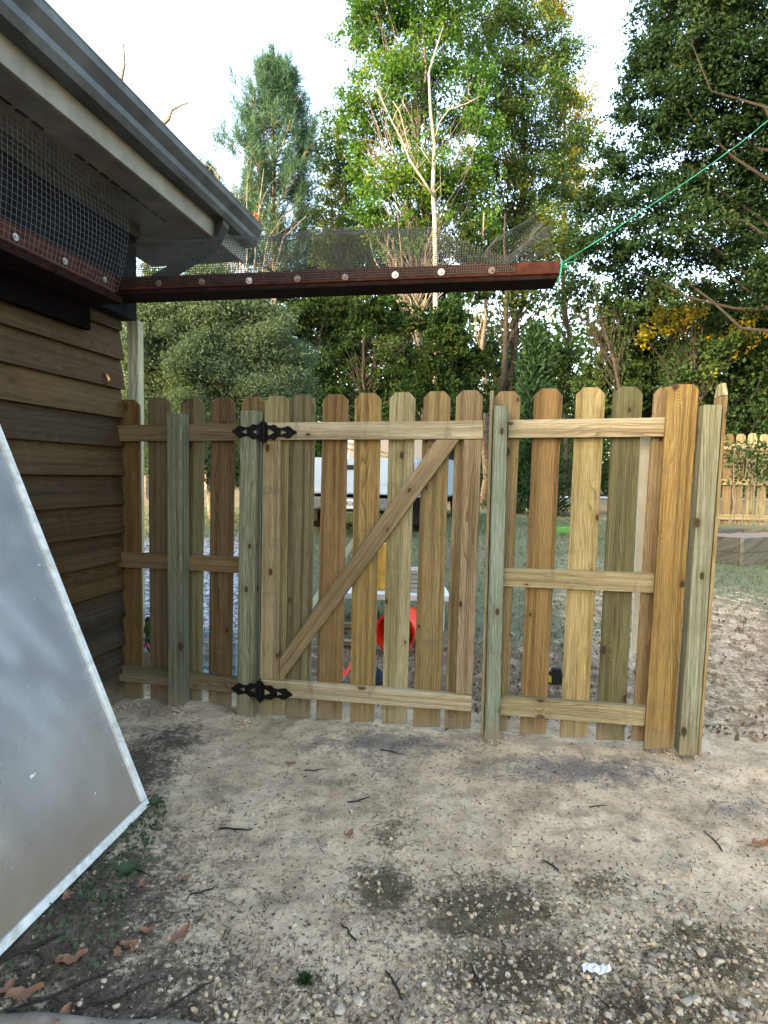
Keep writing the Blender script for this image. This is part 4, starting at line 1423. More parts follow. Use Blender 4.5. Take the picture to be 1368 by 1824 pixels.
bp = at(440, 850, 13)
bp.z = ghost(bp.x, bp.y)
tp = []
for x, y in ((352, 255), (378, 255), (365, 300), (415, 300), (440, 330), (470, 300), (400, 280), (500, 390), (430, 380), (545, 385)):
    m1 = at(440 + (x - 440) * 0.25, 560, 13)
    m2 = at(440 + (x - 440) * 0.62, 440 + (y - 440) * 0.3, 13)
    tp.append([bp, m1, m2, at(x, y, 13)])
orange = RNG.normal(size=(26, 3)) * 0.10 + np.array(at(455, 388, 13))
twigs('bare twiggy sapling with a few orange leaves beside the roof end', bp, tp, 0.03, 'bark_grey', leaves=orange, sub=5)
bp = at(205, 850, 16)
bp.z = ghost(bp.x, bp.y)
twigs('dead bare snag poking above the roof edge', bp, [[bp, at(205, 400, 16), at(205, 180, 16), at(214, 150, 16), at(222, 115, 16), at(220, 78, 16)], [at(205, 190, 16), at(205, 178, 16), at(196, 158, 16), at(190, 136, 16)]], 0.10, 'bark_grey', sub=0)
bp = at(262, 850, 16.5)
bp.z = ghost(bp.x, bp.y)
twigs('dead crooked branch tip pointing right above the gutter', bp, [[bp, at(262, 400, 16.5), at(272, 243, 16.5), at(284, 226, 16.5), at(300, 212, 16.5), at(306, 196, 16.5), at(325, 186, 16.5), at(342, 182, 16.5)], [at(275, 240, 16.5), at(279, 228, 16.5), at(276, 210, 16.5)]], 0.10, 'bark_grey', sub=0)

# undergrowth and far woods: uncountable masses
Cs = []
rr = random.Random(11)
for i in range(520):
    x = rr.uniform(-26, 30)
    y = rr.uniform(27, 38)
    h = abs(rr.gauss(0, 1.5)) + 0.2
    if abs(x - 5) < 9 and y < 30:
        y += 5
    rc = rr.uniform(0.6, 1.3)
    Cs.append(RNG.normal(size=(46, 3)) * np.array([rc, rc, rc * 0.7]) * 0.55 + np.array([x, y, ghost(x, y) + h]))
o = leaf_mesh('undergrowth', np.concatenate(Cs), 0.30, 0.2, M['leaf_under'], None, (0, 30, 0.5))
tag(o, 'dark tangled undergrowth along the edge of the woods', 'undergrowth', kind='stuff')
Cs = []
for i in range(2700):
    x = rr.uniform(-45, 55)
    y = rr.uniform(44, 66)
    h = rr.random() ** 1.35 * 15
    rc = rr.uniform(1.0, 2.2)
    Cs.append(RNG.normal(size=(40, 3)) * np.array([rc, rc, rc * 0.8]) * 0.6 + np.array([x, y, ghost(x, y) + h]))
o = leaf_mesh('distant_woods', np.concatenate(Cs), 0.5, 0.34, M['leaf_under'], None, (0, 55, 0.5))
tag(o, 'far-off dark woods behind the nearer trees', 'woods', kind='stuff')

# ------------------------------------------------------------------ far picket fence, planter box
bf0 = at(1262, 932, 9.6)
fdir = Vector((1, -0.06, 0)).normalized()
fnr = Vector((0.06, 1, 0)).normalized()
zb = at(1330, 932, 9.6).z
bfence = thing('picket_fence', 'far tan picket fence beyond the raised bed', 'fence', (bf0.x, bf0.y, zb - 0.1))
for i in range(13):
    c = bf0 + fdir * (i * 0.178 - 0.1)
    c.z = zb - 0.03
    h = 1.44 + random.uniform(-0.012, 0.012)
    e = 0.035
    hw = fdir * 0.068
    pts = [c - hw, c + hw, c + hw + V3Z * (h - e), c + hw * 0.5 + V3Z * h, c - hw * 0.5 + V3Z * h, c - hw + V3Z * (h - e)]
    prism('picket', pts, fnr * 0.016, M['pine'], bfence, along=V3Z, bevel=0.001, tint=random.choice([(0.25, 0.195, 0.115), (0.21, 0.145, 0.078), (0.28, 0.23, 0.14)]))
for z0, z1 in ((0.05, 0.14), (0.60, 0.69), (1.15, 1.24)):
    a = bf0 - fdir * 0.3 - fnr * 0.04
    a.z = zb
    bq = a + fdir * 2.5
    prism('rail', [a + V3Z * z0, bq + V3Z * z0, bq + V3Z * z1, a + V3Z * z1], fnr * 0.038, M['pine_clean'], bfence, along=fdir, bevel=0.002, tint=(0.32, 0.25, 0.15))
for i in range(2):
    c = bf0 + fdir * (i * 2.0 + 0.05) + fnr * 0.02
    prism('post', [c + V3Z * (z - c.z) + fdir * x for x, z in ((0, zb - 0.3), (0.089, zb - 0.3), (0.089, zb + 1.3), (0, zb + 1.3))], fnr * 0.089, M['pine'], bfence, along=V3Z, tint=(0.28, 0.28, 0.2))
Cs = []
for i in range(26):
    c = at(rr.uniform(1290, 1400), rr.uniform(792, 850), 9.1)
    Cs.append(RNG.normal(size=(26, 3)) * 0.10 + np.array(c))
vt = thing('vine', 'green vine sprays hanging in front of the far picket fence', 'plant', (bf0.x + 0.6, bf0.y - 0.4, zb))
leaf_mesh('foliage', np.concatenate(Cs), 0.075, 0.045, M['leaf_brush'], vt)
g = Geo()
for i in range(7):
    a = at(1300 + i * 14, 860, 9.1)
    g.tube(wob(Vector((a.x, a.y, zb)), at(1300 + i * 14 + rr.uniform(-20, 20), 790, 9.1), 5, 0.04, rr), 0.006, 4)
g.obj('stem', M['bark_grey'], vt)

kc = ong(1323, 1009)
bed = thing('raised_bed', 'weathered grey timber raised garden bed filled with soil', 'planter', kc)
k1 = Vector((-0.80, 0.60, 0)).normalized()
k2 = Vector((0.90, 0.43, 0)).normalized()
for j in range(2):
    z0, z1 = 0.0 + j * 0.168 - 0.02, 0.165 + j * 0.168 - 0.02
    for (dv, nv, L) in ((k1, k2, 1.0), (k2, k1, 1.9)):
        a = kc + dv * (0.045 if dv is k1 else 0.0)
        prism('plank', [a + V3Z * z0, a + dv * L + V3Z * z0, a + dv * L + V3Z * z1, a + V3Z * z1], nv * 0.04, M['grey_wood'], bed, along=dv, bevel=0.003, tint=(0.085, 0.08, 0.07) if dv is k1 else (0.14, 0.125, 0.105))
    a = kc + k2 * 1.86 + k1 * 0.045
    prism('plank', [a + V3Z * z0, a + k1 * 1.0 + V3Z * z0, a + k1 * 1.0 + V3Z * z1, a + V3Z * z1], k2 * 0.04, M['grey_wood'], bed, along=k1, bevel=0.003, tint=(0.11, 0.10, 0.085))
    a = kc + k1 * 1.05
    prism('plank', [a + V3Z * z0, a + k2 * 1.9 + V3Z * z0, a + k2 * 1.9 + V3Z * z1, a + V3Z * z1], k1 * 0.04, M['grey_wood'], bed, along=k2, bevel=0.003, tint=(0.11, 0.10, 0.085))
sv = [kc + k1 * a + k2 * b + V3Z * (0.26 + rr.uniform(-0.015, 0.02)) for a in np.linspace(0.05, 1.04, 9) for b in np.linspace(0.05, 1.85, 14)]
mesh('soil', sv, [(i * 14 + j, i * 14 + j + 1, i * 14 + 15 + j, i * 14 + 14 + j) for i in range(8) for j in range(13)], M['stone_dark'], bed, smooth=True)

# ------------------------------------------------------------------ pickup truck
TY = 7.7
tc0 = at(622, 905, TY)
tg = hbase(tc0.x, tc0.y + 0.3)
truck = thing('pickup_truck', 'white pickup truck parked tail-first beyond the gate', 'truck', (tc0.x, tc0.y, tg))
ta = math.radians(-16)
TX = Vector((math.cos(ta), math.sin(ta), 0))          # truck's right as seen from behind
TF = Vector((-math.sin(ta), math.cos(ta), 0))         # forwards (away from us)
TO = Vector((tc0.x, tc0.y, tg))


def tp_(x, y, z):
    return TO + TX * x + TF * y + V3Z * z


def tbox(name, x0, x1, y0, y1, z0, z1, mat, par=truck, bev=0.01):
    return box(name, tp_((x0 + x1) / 2, (y0 + y1) / 2, (z0 + z1) / 2), TX * ((x1 - x0) / 2), TF * ((y1 - y0) / 2), V3Z * ((z1 - z0) / 2), M[mat], par, bevel=bev)


HWT = 0.86
tail = tbox('tailgate', -0.66, 0.66, 0.0, 0.06, 0.53, 0.99, 'truck', bev=0.015)
tbox('handle', -0.10, 0.10, -0.012, 0.002, 0.84, 0.90, 'black', tail, 0.004)
tbox('crease', -0.6, 0.6, -0.006, 0.002, 0.66, 0.68, 'truck', tail, 0.003)
for sx in (-1, 1):
    bs = tbox('bed_side', sx * 0.765 - 0.095, sx * 0.765 + 0.095, 0.005, 1.85, 0.50, 1.0, 'truck', bev=0.03)
    tbox('tail_light', sx * 0.765 - 0.07, sx * 0.765 + 0.07, -0.008, 0.02, 0.68, 0.95, 'red_lamp', bs, 0.008)
tbox('bed_floor', -0.66, 0.66, 0.065, 1.85, 0.52, 0.56, 'black', bev=0)
bmp = tbox('bumper', -0.84, 0.84, -0.14, -0.03, 0.34, 0.49, 'chrome', bev=0.02)
pl = tbox('licence_plate', -0.15, 0.15, -0.152, -0.1405, 0.355, 0.475, 'white', bmp, 0.002)
fc = bpy.data.curves.new('plate_number', 'FONT')
fc.body = 'D 9406'
fc.size = 0.085
fc.extrude = 0.001
fc.align_x = 'CENTER'
fc.align_y = 'CENTER'
fo = bpy.data.objects.new('plate_number', fc)
dg = bpy.context.evaluated_depsgraph_get()
COL.objects.link(fo)
bpy.context.view_layer.update()
me = bpy.data.meshes.new_from_object(fo.evaluated_get(bpy.context.evaluated_depsgraph_get()))
bpy.data.objects.remove(fo)
mt = Matrix(((TX.x, 0, -TF.x), (TX.y, 0, -TF.y), (0, 1, 0))).to_4x4()
mt.translation = tp_(0, -0.1535, 0.415) - WL[pl]
me.transform(mt)
me.materials.clear()
me.materials.append(M['print'])
tag(link(bpy.data.objects.new('plate_number', me), pl), kind='stuff')
# cab
cabp = [(1.87, 0.45), (1.87, 1.02), (1.98, 1.46), (2.10, 1.50), (3.05, 1.50), (3.20, 1.44), (3.75, 1.02), (4.9, 0.93), (4.98, 0.45)]
prism('cab', [tp_(-HWT, y, z) for y, z in cabp], TX * (2 * HWT), M['truck'], truck, bevel=0.03)
prism('rear_window', [tp_(-0.68, 1.885, 1.04), tp_(0.68, 1.885, 1.04), tp_(0.62, 1.976, 1.42), tp_(-0.62, 1.976, 1.42)], TF * -0.02, M['truck_glass'], truck, bevel=0)
prism('side_window', [tp_(HWT + 0.003, 2.05, 1.05), tp_(HWT + 0.003, 3.55, 1.05), tp_(HWT + 0.003, 3.12, 1.42), tp_(HWT + 0.003, 2.15, 1.42)], TX * 0.006, M['truck_glass'], truck, bevel=0)
tbox('mirror', HWT + 0.02, HWT + 0.19, 3.2, 3.27, 1.0, 1.16, 'black', bev=0.02)
tbox('chassis', -0.55, 0.55, 0.1, 4.8, 0.30, 0.47, 'black', bev=0)


def tlathe(c, prof, ax, mat, par, name, seg=24):
    ax = ax.normalized()
    a = ax.cross(V3Z).normalized()
    if a.length < 0.5:
        a = Vector((1, 0, 0))
    b = ax.cross(a).normalized()
    g = Geo()
    for r, o in prof:
        for k in range(seg):
            t = 2 * math.pi * k / seg
            g.V.append(c + a * r * math.cos(t) + b * r * math.sin(t) + ax * o)
    for i in range(len(prof) - 1):
        for k in range(seg):
            g.F.append((i * seg + k, i * seg + (k + 1) % seg, (i + 1) * seg + (k + 1) % seg, (i + 1) * seg + k))
    if prof[0][0] > 1e-4:
        g.F.append(tuple(range(seg))[::-1])
    if prof[-1][0] > 1e-4:
        g.F.append(tuple((len(prof) - 1) * seg + k for k in range(seg)))
    return g.obj(name, mat, par, smooth=False)


for sx in (-1, 1):
    for y in (0.95, 4.05):
        c = tp_(sx * 0.76, y, 0.345)
        wh = tlathe(c, [(0.20, -0.10), (0.32, -0.11), (0.345, -0.07), (0.345, 0.07), (0.32, 0.11), (0.20, 0.10)], TX * sx, M['tyre'], truck, 'wheel')
        tlathe(c, [(0.20, 0.06), (0.19, 0.105), (0.06, 0.08), (0.05, 0.11), (0.0, 0.112)], TX * sx, M['chrome'], wh, 'rim')
for sx in (-1, 1):
    tbox('mud_flap', sx * 0.76 - 0.12, sx * 0.76 + 0.12, 0.50, 0.52, 0.14, 0.5, 'black', bev=0)
# lumber sticking out of the bed
lum = thing('lumber', 'pale boards lying at a slant across the truck bed', 'lumber', tp_(-0.3, 0.4, 1.0))
for k, (z, dz, x) in enumerate(((1.0, 0.16, -0.5), (1.045, 0.19, -0.46))):
    a, bq = tp_(-0.45 + 0.03 * k, 0.3 + 0.12 * k, z + dz), tp_(0.35, 0.5 + 0.12 * k, z + 0.005)
    prism('board', [a, bq, bq + V3Z * 0.03, a + V3Z * 0.03], TF * 0.09, M['pine_clean'], lum, tint=(0.5, 0.36, 0.2))

# ------------------------------------------------------------------ clutter behind the gate
# white worktop on trestles
tb0, tb1 = at(585, 1062, 4.75), at(802, 1062, 4.75)
tz = at(700, 1064, 4.75).z
tgz = hbase(tb0.x, 4.9)
tab = thing('work_table', 'low white board table on short legs behind the gate', 'table', ((tb0.x + tb1.x) / 2, 4.95, tgz))
cxm = (tb0.x + tb1.x) / 2
hwx = (tb1.x - tb0.x) / 2
box('table_top', (cxm, 4.97, tz), Vector((hwx, -0.03, 0)), Vector((0, 0.22, 0)), V3Z * 0.022, M['white'], tab, bevel=0.003)
for sx in (-1, 1):
    for sy in (-1, 1):
        box('leg', (cxm + sx * (hwx - 0.06), 4.97 + sy * 0.17, (tz - 0.022 + tgz) / 2 - 0.02), Vector((0.02, 0, 0)), Vector((0, 0.02, 0)), V3Z * ((tz - 0.023 - tgz) / 2 + 0.02), M['grey_wood'], tab)
# yellow bag on the table
bg0 = at(678, 1045, 4.95)
bgz = tz + 0.023
g = Geo()
seg = 16
rings = [(0.085, 0), (0.10, 0.04), (0.105, 0.14), (0.10, 0.24), (0.08, 0.31), (0.06, 0.34), (0.09, 0.38)]
for i, (r, z) in enumerate(rings):
    for k in range(seg):
        a = 2 * math.pi * k / seg
        q = r * (1 + 0.10 * math.sin(3 * a + i) + 0.05 * math.sin(7 * a + 2 * i))
        g.V.append(Vector((bg0.x + q * math.cos(a), 4.97 + 0.75 * q * math.sin(a), bgz + z)))
for i in range(len(rings) - 1):
    for k in range(seg):
        g.F.append((i * seg + k, i * seg + (k + 1) % seg, (i + 1) * seg + (k + 1) % seg, (i + 1) * seg + k))
g.F.append(tuple(range(seg))[::-1])
g.F.append(tuple((len(rings) - 1) * seg + k for k in range(seg)))
tag(g.obj('bag', M['bag'], None, (bg0.x, 4.97, bgz), smooth=True), 'crumpled yellow bag standing on the white table', 'bag')
# stacked concrete pavers
pc0 = at(743, 1050, 4.9)
for k in range(5):
    o = box('paver', (pc0.x + random.uniform(-0.006, 0.006), 4.95, bgz + 0.0175 + k * 0.036), Vector((0.062, 0.003 * (k % 2), 0)), Vector((0, 0.10, 0)), V3Z * 0.0165, M['concrete'], None, (pc0.x, 4.95, bgz + k * 0.036), bevel=0.004)
    names = ['bottom', 'second lowest', 'middle', 'second highest', 'topmost']
    tag(o, 'grey paver on the white table, %s of the small stack' % names[k], 'paver', 'pavers stacked on the table')
# red bucket on its side, mouth to the camera
bc = at(703, 1119, 4.35)
bz = hbase(bc.x, bc.y + 0.1)
bax = Vector((0.30, 1, -0.02)).normalized()
R1 = 0.143
bc.z = bz + R1 + 0.005
bk = thing('bucket', 'bright red plastic bucket lying on its side behind the gate', 'bucket', (bc.x, bc.y, bz))
tlathe(bc, [(0.125, 0.36), (R1 - 0.006, 0.0), (R1 + 0.012, 0.0), (R1 + 0.012, 0.02), (R1, 0.022), (R1 + 0.008, 0.05), (R1, 0.054), (0.131, 0.365)], bax, M['bucket_in'], bk, 'body', 36)
g = Geo()
hv = bax.cross(V3Z).normalized()
g.tube([bc + hv * (R1 + 0.015) * math.cos(a) - bax * 0.02 + Vector((0, 0, -(R1 + 0.02) * math.sin(a) * 0.96)) for a in [i * math.pi / 12 for i in range(13)]], 0.003, 5)
g.obj('handle', M['steel'], bk)
# leaning plank seen between pickets
P0, P1 = at(548, 1085, 4.2), at(640, 945, 4.9)
pk = thing('plank', 'pale plank leaning up against the white table', 'plank', (P0.x, P0.y, hbase(P0.x, P0.y)))
dv = (P1 - P0).normalized()
uv_ = Vector((0, 0, 1)) - dv * dv.z
uv_.normalize()
P0 = P0 - dv * 0.25
prism('board', [P0 - uv_ * 0.022, P1 - uv_ * 0.022, P1 + uv_ * 0.022, P0 + uv_ * 0.022], Vector((0.02, 0.03, 0)), M['pine_clean'], pk, along=dv, tint=(0.55, 0.47, 0.32))
for (px, py, lbl, ang) in ((620, 1118, 'short pale offcut lying under the table, nearest its front', 0.1), (618, 1150, 'short pale offcut lying on the grass left of the bucket', -0.3)):
    p = ong(px, py)
    dv = Vector((math.cos(ang), math.sin(ang), 0))
    o = box('offcut', p + V3Z * 0.022, dv * 0.13, Vector((-dv.y, dv.x, 0)) * 0.03, V3Z * 0.019, M['pine_clean'], None, tuple(p), bevel=0.002)
    o.color = (0.5, 0.4, 0.25, 1)
    o.data.uv_layers.new(name='UVMap')
    tag(o, lbl, 'offcut', 'offcuts of timber')
# red-handled loppers, navy cloth, drill battery
p = ong(614, 1212)
lp = thing('loppers', 'red-handled garden loppers lying behind the third gate picket', 'tool', p)
for s in (-1, 1):
    g = Geo()
    g.tube([p + Vector((0.0, 0.02, 0.015)), p + Vector((0.02 * s, 0.09, 0.05)), p + Vector((0.045 * s, 0.17, 0.075))], [0.011, 0.012, 0.009], 7)
    g.obj('handle', M['bucket_in'], lp)
g = Geo()
g.tube([p + Vector((0, 0.02, 0.015)), p + Vector((-0.012, -0.05, 0.012))], [0.010, 0.004], 6)
g.obj('blade', M['steel'], lp)
p = ong(677, 1214)
g = Geo()
for i in range(7):
    for j in range(7):
        x, y = (i - 3) * 0.018, (j - 3) * 0.022
        g.V.append(p + Vector((x, y, 0.075 * math.exp(-(x * x + y * y) / 0.0028) * (1 + 0.4 * math.sin(i * 2.1 + j)) + 0.003)))
g.F = [(i * 7 + j, i * 7 + j + 1, i * 7 + 8 + j, i * 7 + 7 + j) for i in range(6) for j in range(6)]
tag(g.obj('glove', M['navy'], None, tuple(p), True), 'dark navy work glove crumpled on the ground behind the gate', 'glove')
p = ong(990, 1216)
bt_ = thing('battery', 'black and yellow tool battery standing on the dirt behind the right panel', 'battery', p)
box('case', p + V3Z * 0.035, Vector((0.042, 0.006, 0)), Vector((-0.005, 0.035, 0)), V3Z * 0.032, M['black'], bt_, bevel=0.006)
box('terminal', p + V3Z * 0.081, Vector((0.026, 0.004, 0)), Vector((-0.004, 0.024, 0)), V3Z * 0.014, M['black'], bt_, bevel=0.004)
box('band', p + V3Z * 0.028 - Vector((0.043, 0.012, 0)), Vector((0.006, 0, 0)), Vector((0, 0.024, 0)), V3Z * 0.02, M['yellow'], bt_, bevel=0.002)
# coiled hose and dark debris on the lawn
p = ong(1006, 952)
g = Geo()
for k in range(4):
    g.tube([p + Vector((0.20 * math.cos(a) * (1 - 0.06 * k), 0.15 * math.sin(a), 0.02 + 0.024 * k + 0.008 * math.sin(3 * a))) for a in [i * math.pi / 10 for i in range(21)]], 0.012, 6)
tag(g.obj('hose', M['hose'], None, tuple(p)), 'coiled green hose lying on the lawn behind the right panel', 'hose')
# pale blue crate
p = ong(388, 1200)
cr_ = thing('crate', 'pale blue slatted plastic crate behind the left fence panel', 'crate', p)
cw, cd, ch = 0.15, 0.13, 0.25
for a, b_, L, dpt in ((Vector((1, 0, 0)), Vector((0, -1, 0)), cw, cd), (Vector((1, 0, 0)), Vector((0, 1, 0)), cw, cd), (Vector((0, 1, 0)), Vector((1, 0, 0)), cd, cw), (Vector((0, 1, 0)), Vector((-1, 0, 0)), cd, cw)):
    bm = bmesh.new()
    c = p + b_ * dpt
    for z in (0.012, 0.085, 0.165, 0.24):
        add_box(bm, c + V3Z * z, a * (L + 0.004), b_ * 0.005, V3Z * 0.011)
    for q in (-0.92, -0.45, 0, 0.45, 0.92):
        add_box(bm, c + a * L * q + V3Z * 0.126 + b_ * 0.001, a * 0.009, b_ * 0.004, V3Z * 0.122)
    for q in (-0.45, 0.45):
        bb = a * 0.05 + V3Z * 0.05
        add_box(bm, c + a * L * q + V3Z * 0.126, bb, b_ * 0.003, (a * -0.006 + V3Z * 0.006))
    bm_obj('side', bm, M['blue_crate'], cr_)
box('base', p + V3Z * 0.006, Vector((cw, 0, 0)), Vector((0, cd, 0)), V3Z * 0.004, M['blue_crate'], cr_)
# planter with magenta flower
p = ong(258, 1205)
fp = thing('flower_planter', 'beige planter with green leaves and a magenta flower by the house', 'planter', p)
prism('pot', [p + Vector((-0.12, -0.07, 0)), p + Vector((0.12, -0.07, 0)), p + Vector((0.14, -0.09, 0.2)), p + Vector((-0.14, -0.09, 0.2))], Vector((0, 0.18, 0)), M['pot'], fp, bevel=0.006)
leaf_mesh('leaves', RNG.normal(size=(170, 3)) * np.array([0.08, 0.06, 0.07]) + np.array(p + V3Z * 0.31), 0.06, 0.04, M['leaf_weed'], fp)
for (dx, dz) in ((0.03, 0.24), (-0.02, 0.22)):
    leaf_mesh('flower', RNG.normal(size=(16, 3)) * 0.014 + np.array(p + Vector((dx, -0.10, dz))), 0.035, 0.03, M['magenta'], fp)

# each loose thing on the ground is told apart by its look and the landmark it lies nearest to
LANDMARKS = [((543, 1752), 'the round moss tuft'), ((1063, 1735), 'the whitish plastic scrap'), ((228, 1562), 'the green rosette weed'), ((262, 1440), 'the corner of the glass panel'),
             ((442, 1290), 'the hinge post'), ((875, 1330), 'the gate latch post'), ((1225, 1350), 'the rightmost fence post'), ((800, 1590), 'the dark mossy patch'), ((150, 1815), 'the brown root')]
LOOSE = []


def name_loose():
    rows = {}
    for o, px, py, look in LOOSE:
        (lx, ly), nm = min(LANDMARKS, key=lambda q: math.hypot(q[0][0] - px, q[0][1] - py))
        dx, dy = px - lx, py - ly
        side = ('right of' if dx > 0 else 'left of') if abs(dx) > abs(dy) else ('in front of' if dy > 0 else 'just beyond')
        rows.setdefault((look, side, nm), []).append((math.hypot(dx, dy), o))
    for (look, side, nm), q in rows.items():
        q.sort(key=lambda t: t[0])
        for i, (_, o) in enumerate(q):
            rank = '' if len(q) == 1 else ['nearest ', 'second nearest ', 'third nearest ', 'fourth nearest ', 'fifth nearest ', 'sixth nearest ', 'seventh nearest ', 'eighth nearest ', 'ninth nearest '][i]
            o['label'] = (rank + look + ' lying ' + side + ' ' + nm)


# ------------------------------------------------------------------ foreground: stones, leaves, twigs, weeds


def stone_geo(p, r, rng, flat=0.6):
    bm = bmesh.new()
    bmesh.ops.create_icosphere(bm, subdivisions=2 if r > 0.013 else 1, radius=1)
    sx, sy, sz = r * rng.uniform(0.75, 1.35), r * rng.uniform(0.75, 1.2), r * flat * rng.uniform(0.7, 1.2)
    an = rng.uniform(0, 6.28)
    off = Vector((rng.uniform(0, 50), rng.uniform(0, 50), rng.uniform(0, 50)))
    planes = [Vector((rng.gauss(0, 1), rng.gauss(0, 1), rng.gauss(0, 1))).normalized() for _ in range(9)]
    for v in bm.verts:
        c = v.co.copy()
        for pl_ in planes:
            dd = c.dot(pl_) - 0.55
            if dd > 0:
                c -= pl_ * dd
        c *= 1 + 0.16 * noise.noise(c * 1.6 + off)
        x, y = c.x * sx, c.y * sy
        v.co = Vector((x * math.cos(an) - y * math.sin(an), x * math.sin(an) + y * math.cos(an), c.z * sz)) + p + V3Z * sz * 0.42
    V = [v.co.copy() for v in bm.verts]
    bm.verts.index_update()
    Fq = [tuple(v.index for v in f.verts) for f in bm.faces]
    bm.free()
    return V, Fq


rs = random.Random(21)
big = [(505, 1517, 8), (345, 1617, 10), (640, 1783, 17), (605, 1803, 17), (540, 1812, 12), (1222, 1646, 11), (1248, 1705, 14), (1277, 1720, 13), (1180, 1712, 10), (1110, 1500, 7), (1136, 1496, 9), (932, 1586, 13), (1203, 1604, 10),
       (1062, 1692, 9), (1325, 1792, 11), (1292, 1812, 11), (1240, 1786, 14), (1128, 1603, 9), (820, 1600, 6), (658, 1608, 7), (577, 1510, 7), (1300, 1815, 10), (1222, 1795, 14), (1085, 1815, 12), (1188, 1580, 8), (935, 1600, 7), (905, 1596, 7), (330, 1776, 10), (292, 1507, 8), (320, 1600, 6), (1150, 1776, 9), (1130, 1715, 9), (1200, 1624, 8), (755, 1610, 6), (1035, 1508, 7), (1330, 1790, 9), (705, 1310, 6), (660, 1788, 9), (1275, 1430, 6), (425, 1272, 11), (1045, 1420, 5), (297, 1415, 6), (1040, 1650, 9), (965, 1660, 8), (1020, 1730, 8), (875, 1770, 8), (780, 1720, 7), (830, 1690, 6)]
for px, py, rp in big:
    p = ong(px, py)
    r = rp / F * p.y
    dark = rs.random() < 0.12 or (px, py) == (932, 1586)
    v, f = stone_geo(p - V3Z * r * 0.12, r, rs)
    o = mesh('stone', v, f, M['stone_dark'] if dark else M['stone'], None, tuple(p))
    if dark:
        tag(o, None, 'stone', 'dull grey stones on the dirt')
        LOOSE.append((o, px, py, 'dull grey stone'))
    else:
        tag(o, None, 'stone', 'pale stones on the sandy ground')
        LOOSE.append((o, px, py, 'large pale buff stone' if rp >= 11 else 'small pale buff stone'))

for nm, cnt, mt_, lb in (('clods', 3800, 'ground', 'small crumbs and clods of dry sandy dirt'), ('pebbles', 1150, 'stone', 'scattered pale pebbles pressed into the sandy ground'), ('grit', 700, 'stone_dark', 'scattered dark grit in the sandy ground')):
    g = Geo()
    while cnt > 0:
        px, py = rs.uniform(-60, 1430), (1290 if nm == 'clods' else 1400) + (550 if nm == 'clods' else 440) * rs.random() ** 0.75
        if px < 262 and py < 1706 - px:
            continue
        p = ong_cache = None
        d = ray(px, py)
        q = CAM + d * (-CAM.z / d.z)
        s = (q - F0).dot(FN)
        # stones gather in the lower right and bottom
        sm_ = soilmask(q.x, q.y)
        dens = (1 - 0.75 * min(1, sm_[0])) * ((0.6 if nm == 'clods' else 0.18) + 0.9 * gauss(q.x, q.y, (0.75, 1.55), 0.75, 0.45) + 0.5 * gauss(q.x, q.y, (-0.1, 1.4), 0.5, 0.25))
        if rs.random() > dens:
            continue
        q.z = ghost(q.x, q.y)
        r = rs.choice([0.002, 0.0025, 0.003, 0.0035, 0.004, 0.005, 0.007, 0.011])
        bm = None
        v, f = stone_geo(q, r, rs, 0.7)
        g.add(v, f)
        cnt -= 1
    if nm == 'clods':
        for (bx_, by_) in ((311, 1274), (436, 1290), (876, 1326), (1226, 1347), (1172, 1336), (230, 1262)):
            c = ong(bx_, by_)
            for _ in range(60):
                q = c + Vector((rs.gauss(0, 0.06), rs.gauss(-0.015, 0.03), 0))
                q.z = ghost(q.x, q.y) + 0.012 * math.exp(-((q - c).length / 0.05) ** 2)
                v, f = stone_geo(q, rs.choice([0.004, 0.006, 0.008, 0.011]), rs, 0.7)
                g.add(v, f)
    o = g.obj(nm, M[mt_])
    tag(o, lb, 'pebbles', kind='stuff')
# fine debris: bits of bark, twig and leaf
Cs, Al = [], []
n = 0
while n < 9500:
    px, py = rs.uniform(-60, 1430), rs.uniform(1270, 1850)
    d = ray(px, py)
    q = CAM + d * (-CAM.z / d.z)
    s_, m_, a_, *_r = soilmask(q.x, q.y)
    if rs.random() > 0.16 + 0.9 * max(s_, m_ * 0.9, a_ * 0.8):
        continue
    if px < 250 and py < 1690 - px:
        continue
    q.z = ghost(q.x, q.y) + 0.004
    a = rs.uniform(0, 6.28)
    Cs.append(tuple(q))
    Al.append((math.cos(a), math.sin(a), 0.05))
    n += 1
Cs, Al = np.array(Cs), np.array(Al)
o = leaf_mesh('debris', Cs[:5000], 0.013, 0.006, M['litter'], None, (0, 2, 0), along=Al[:5000], updir=0.6)
tag(o, 'fine dark bark and leaf debris scattered over the dirt', 'debris', kind='stuff')
o = leaf_mesh('needles', Cs[5000:], 0.045, 0.0022, M['litter'], None, (0, 2, 0), along=Al[5000:], updir=0.8)
tag(o, 'thin dry needles and stalks strewn over the dirt', 'debris', kind='stuff')

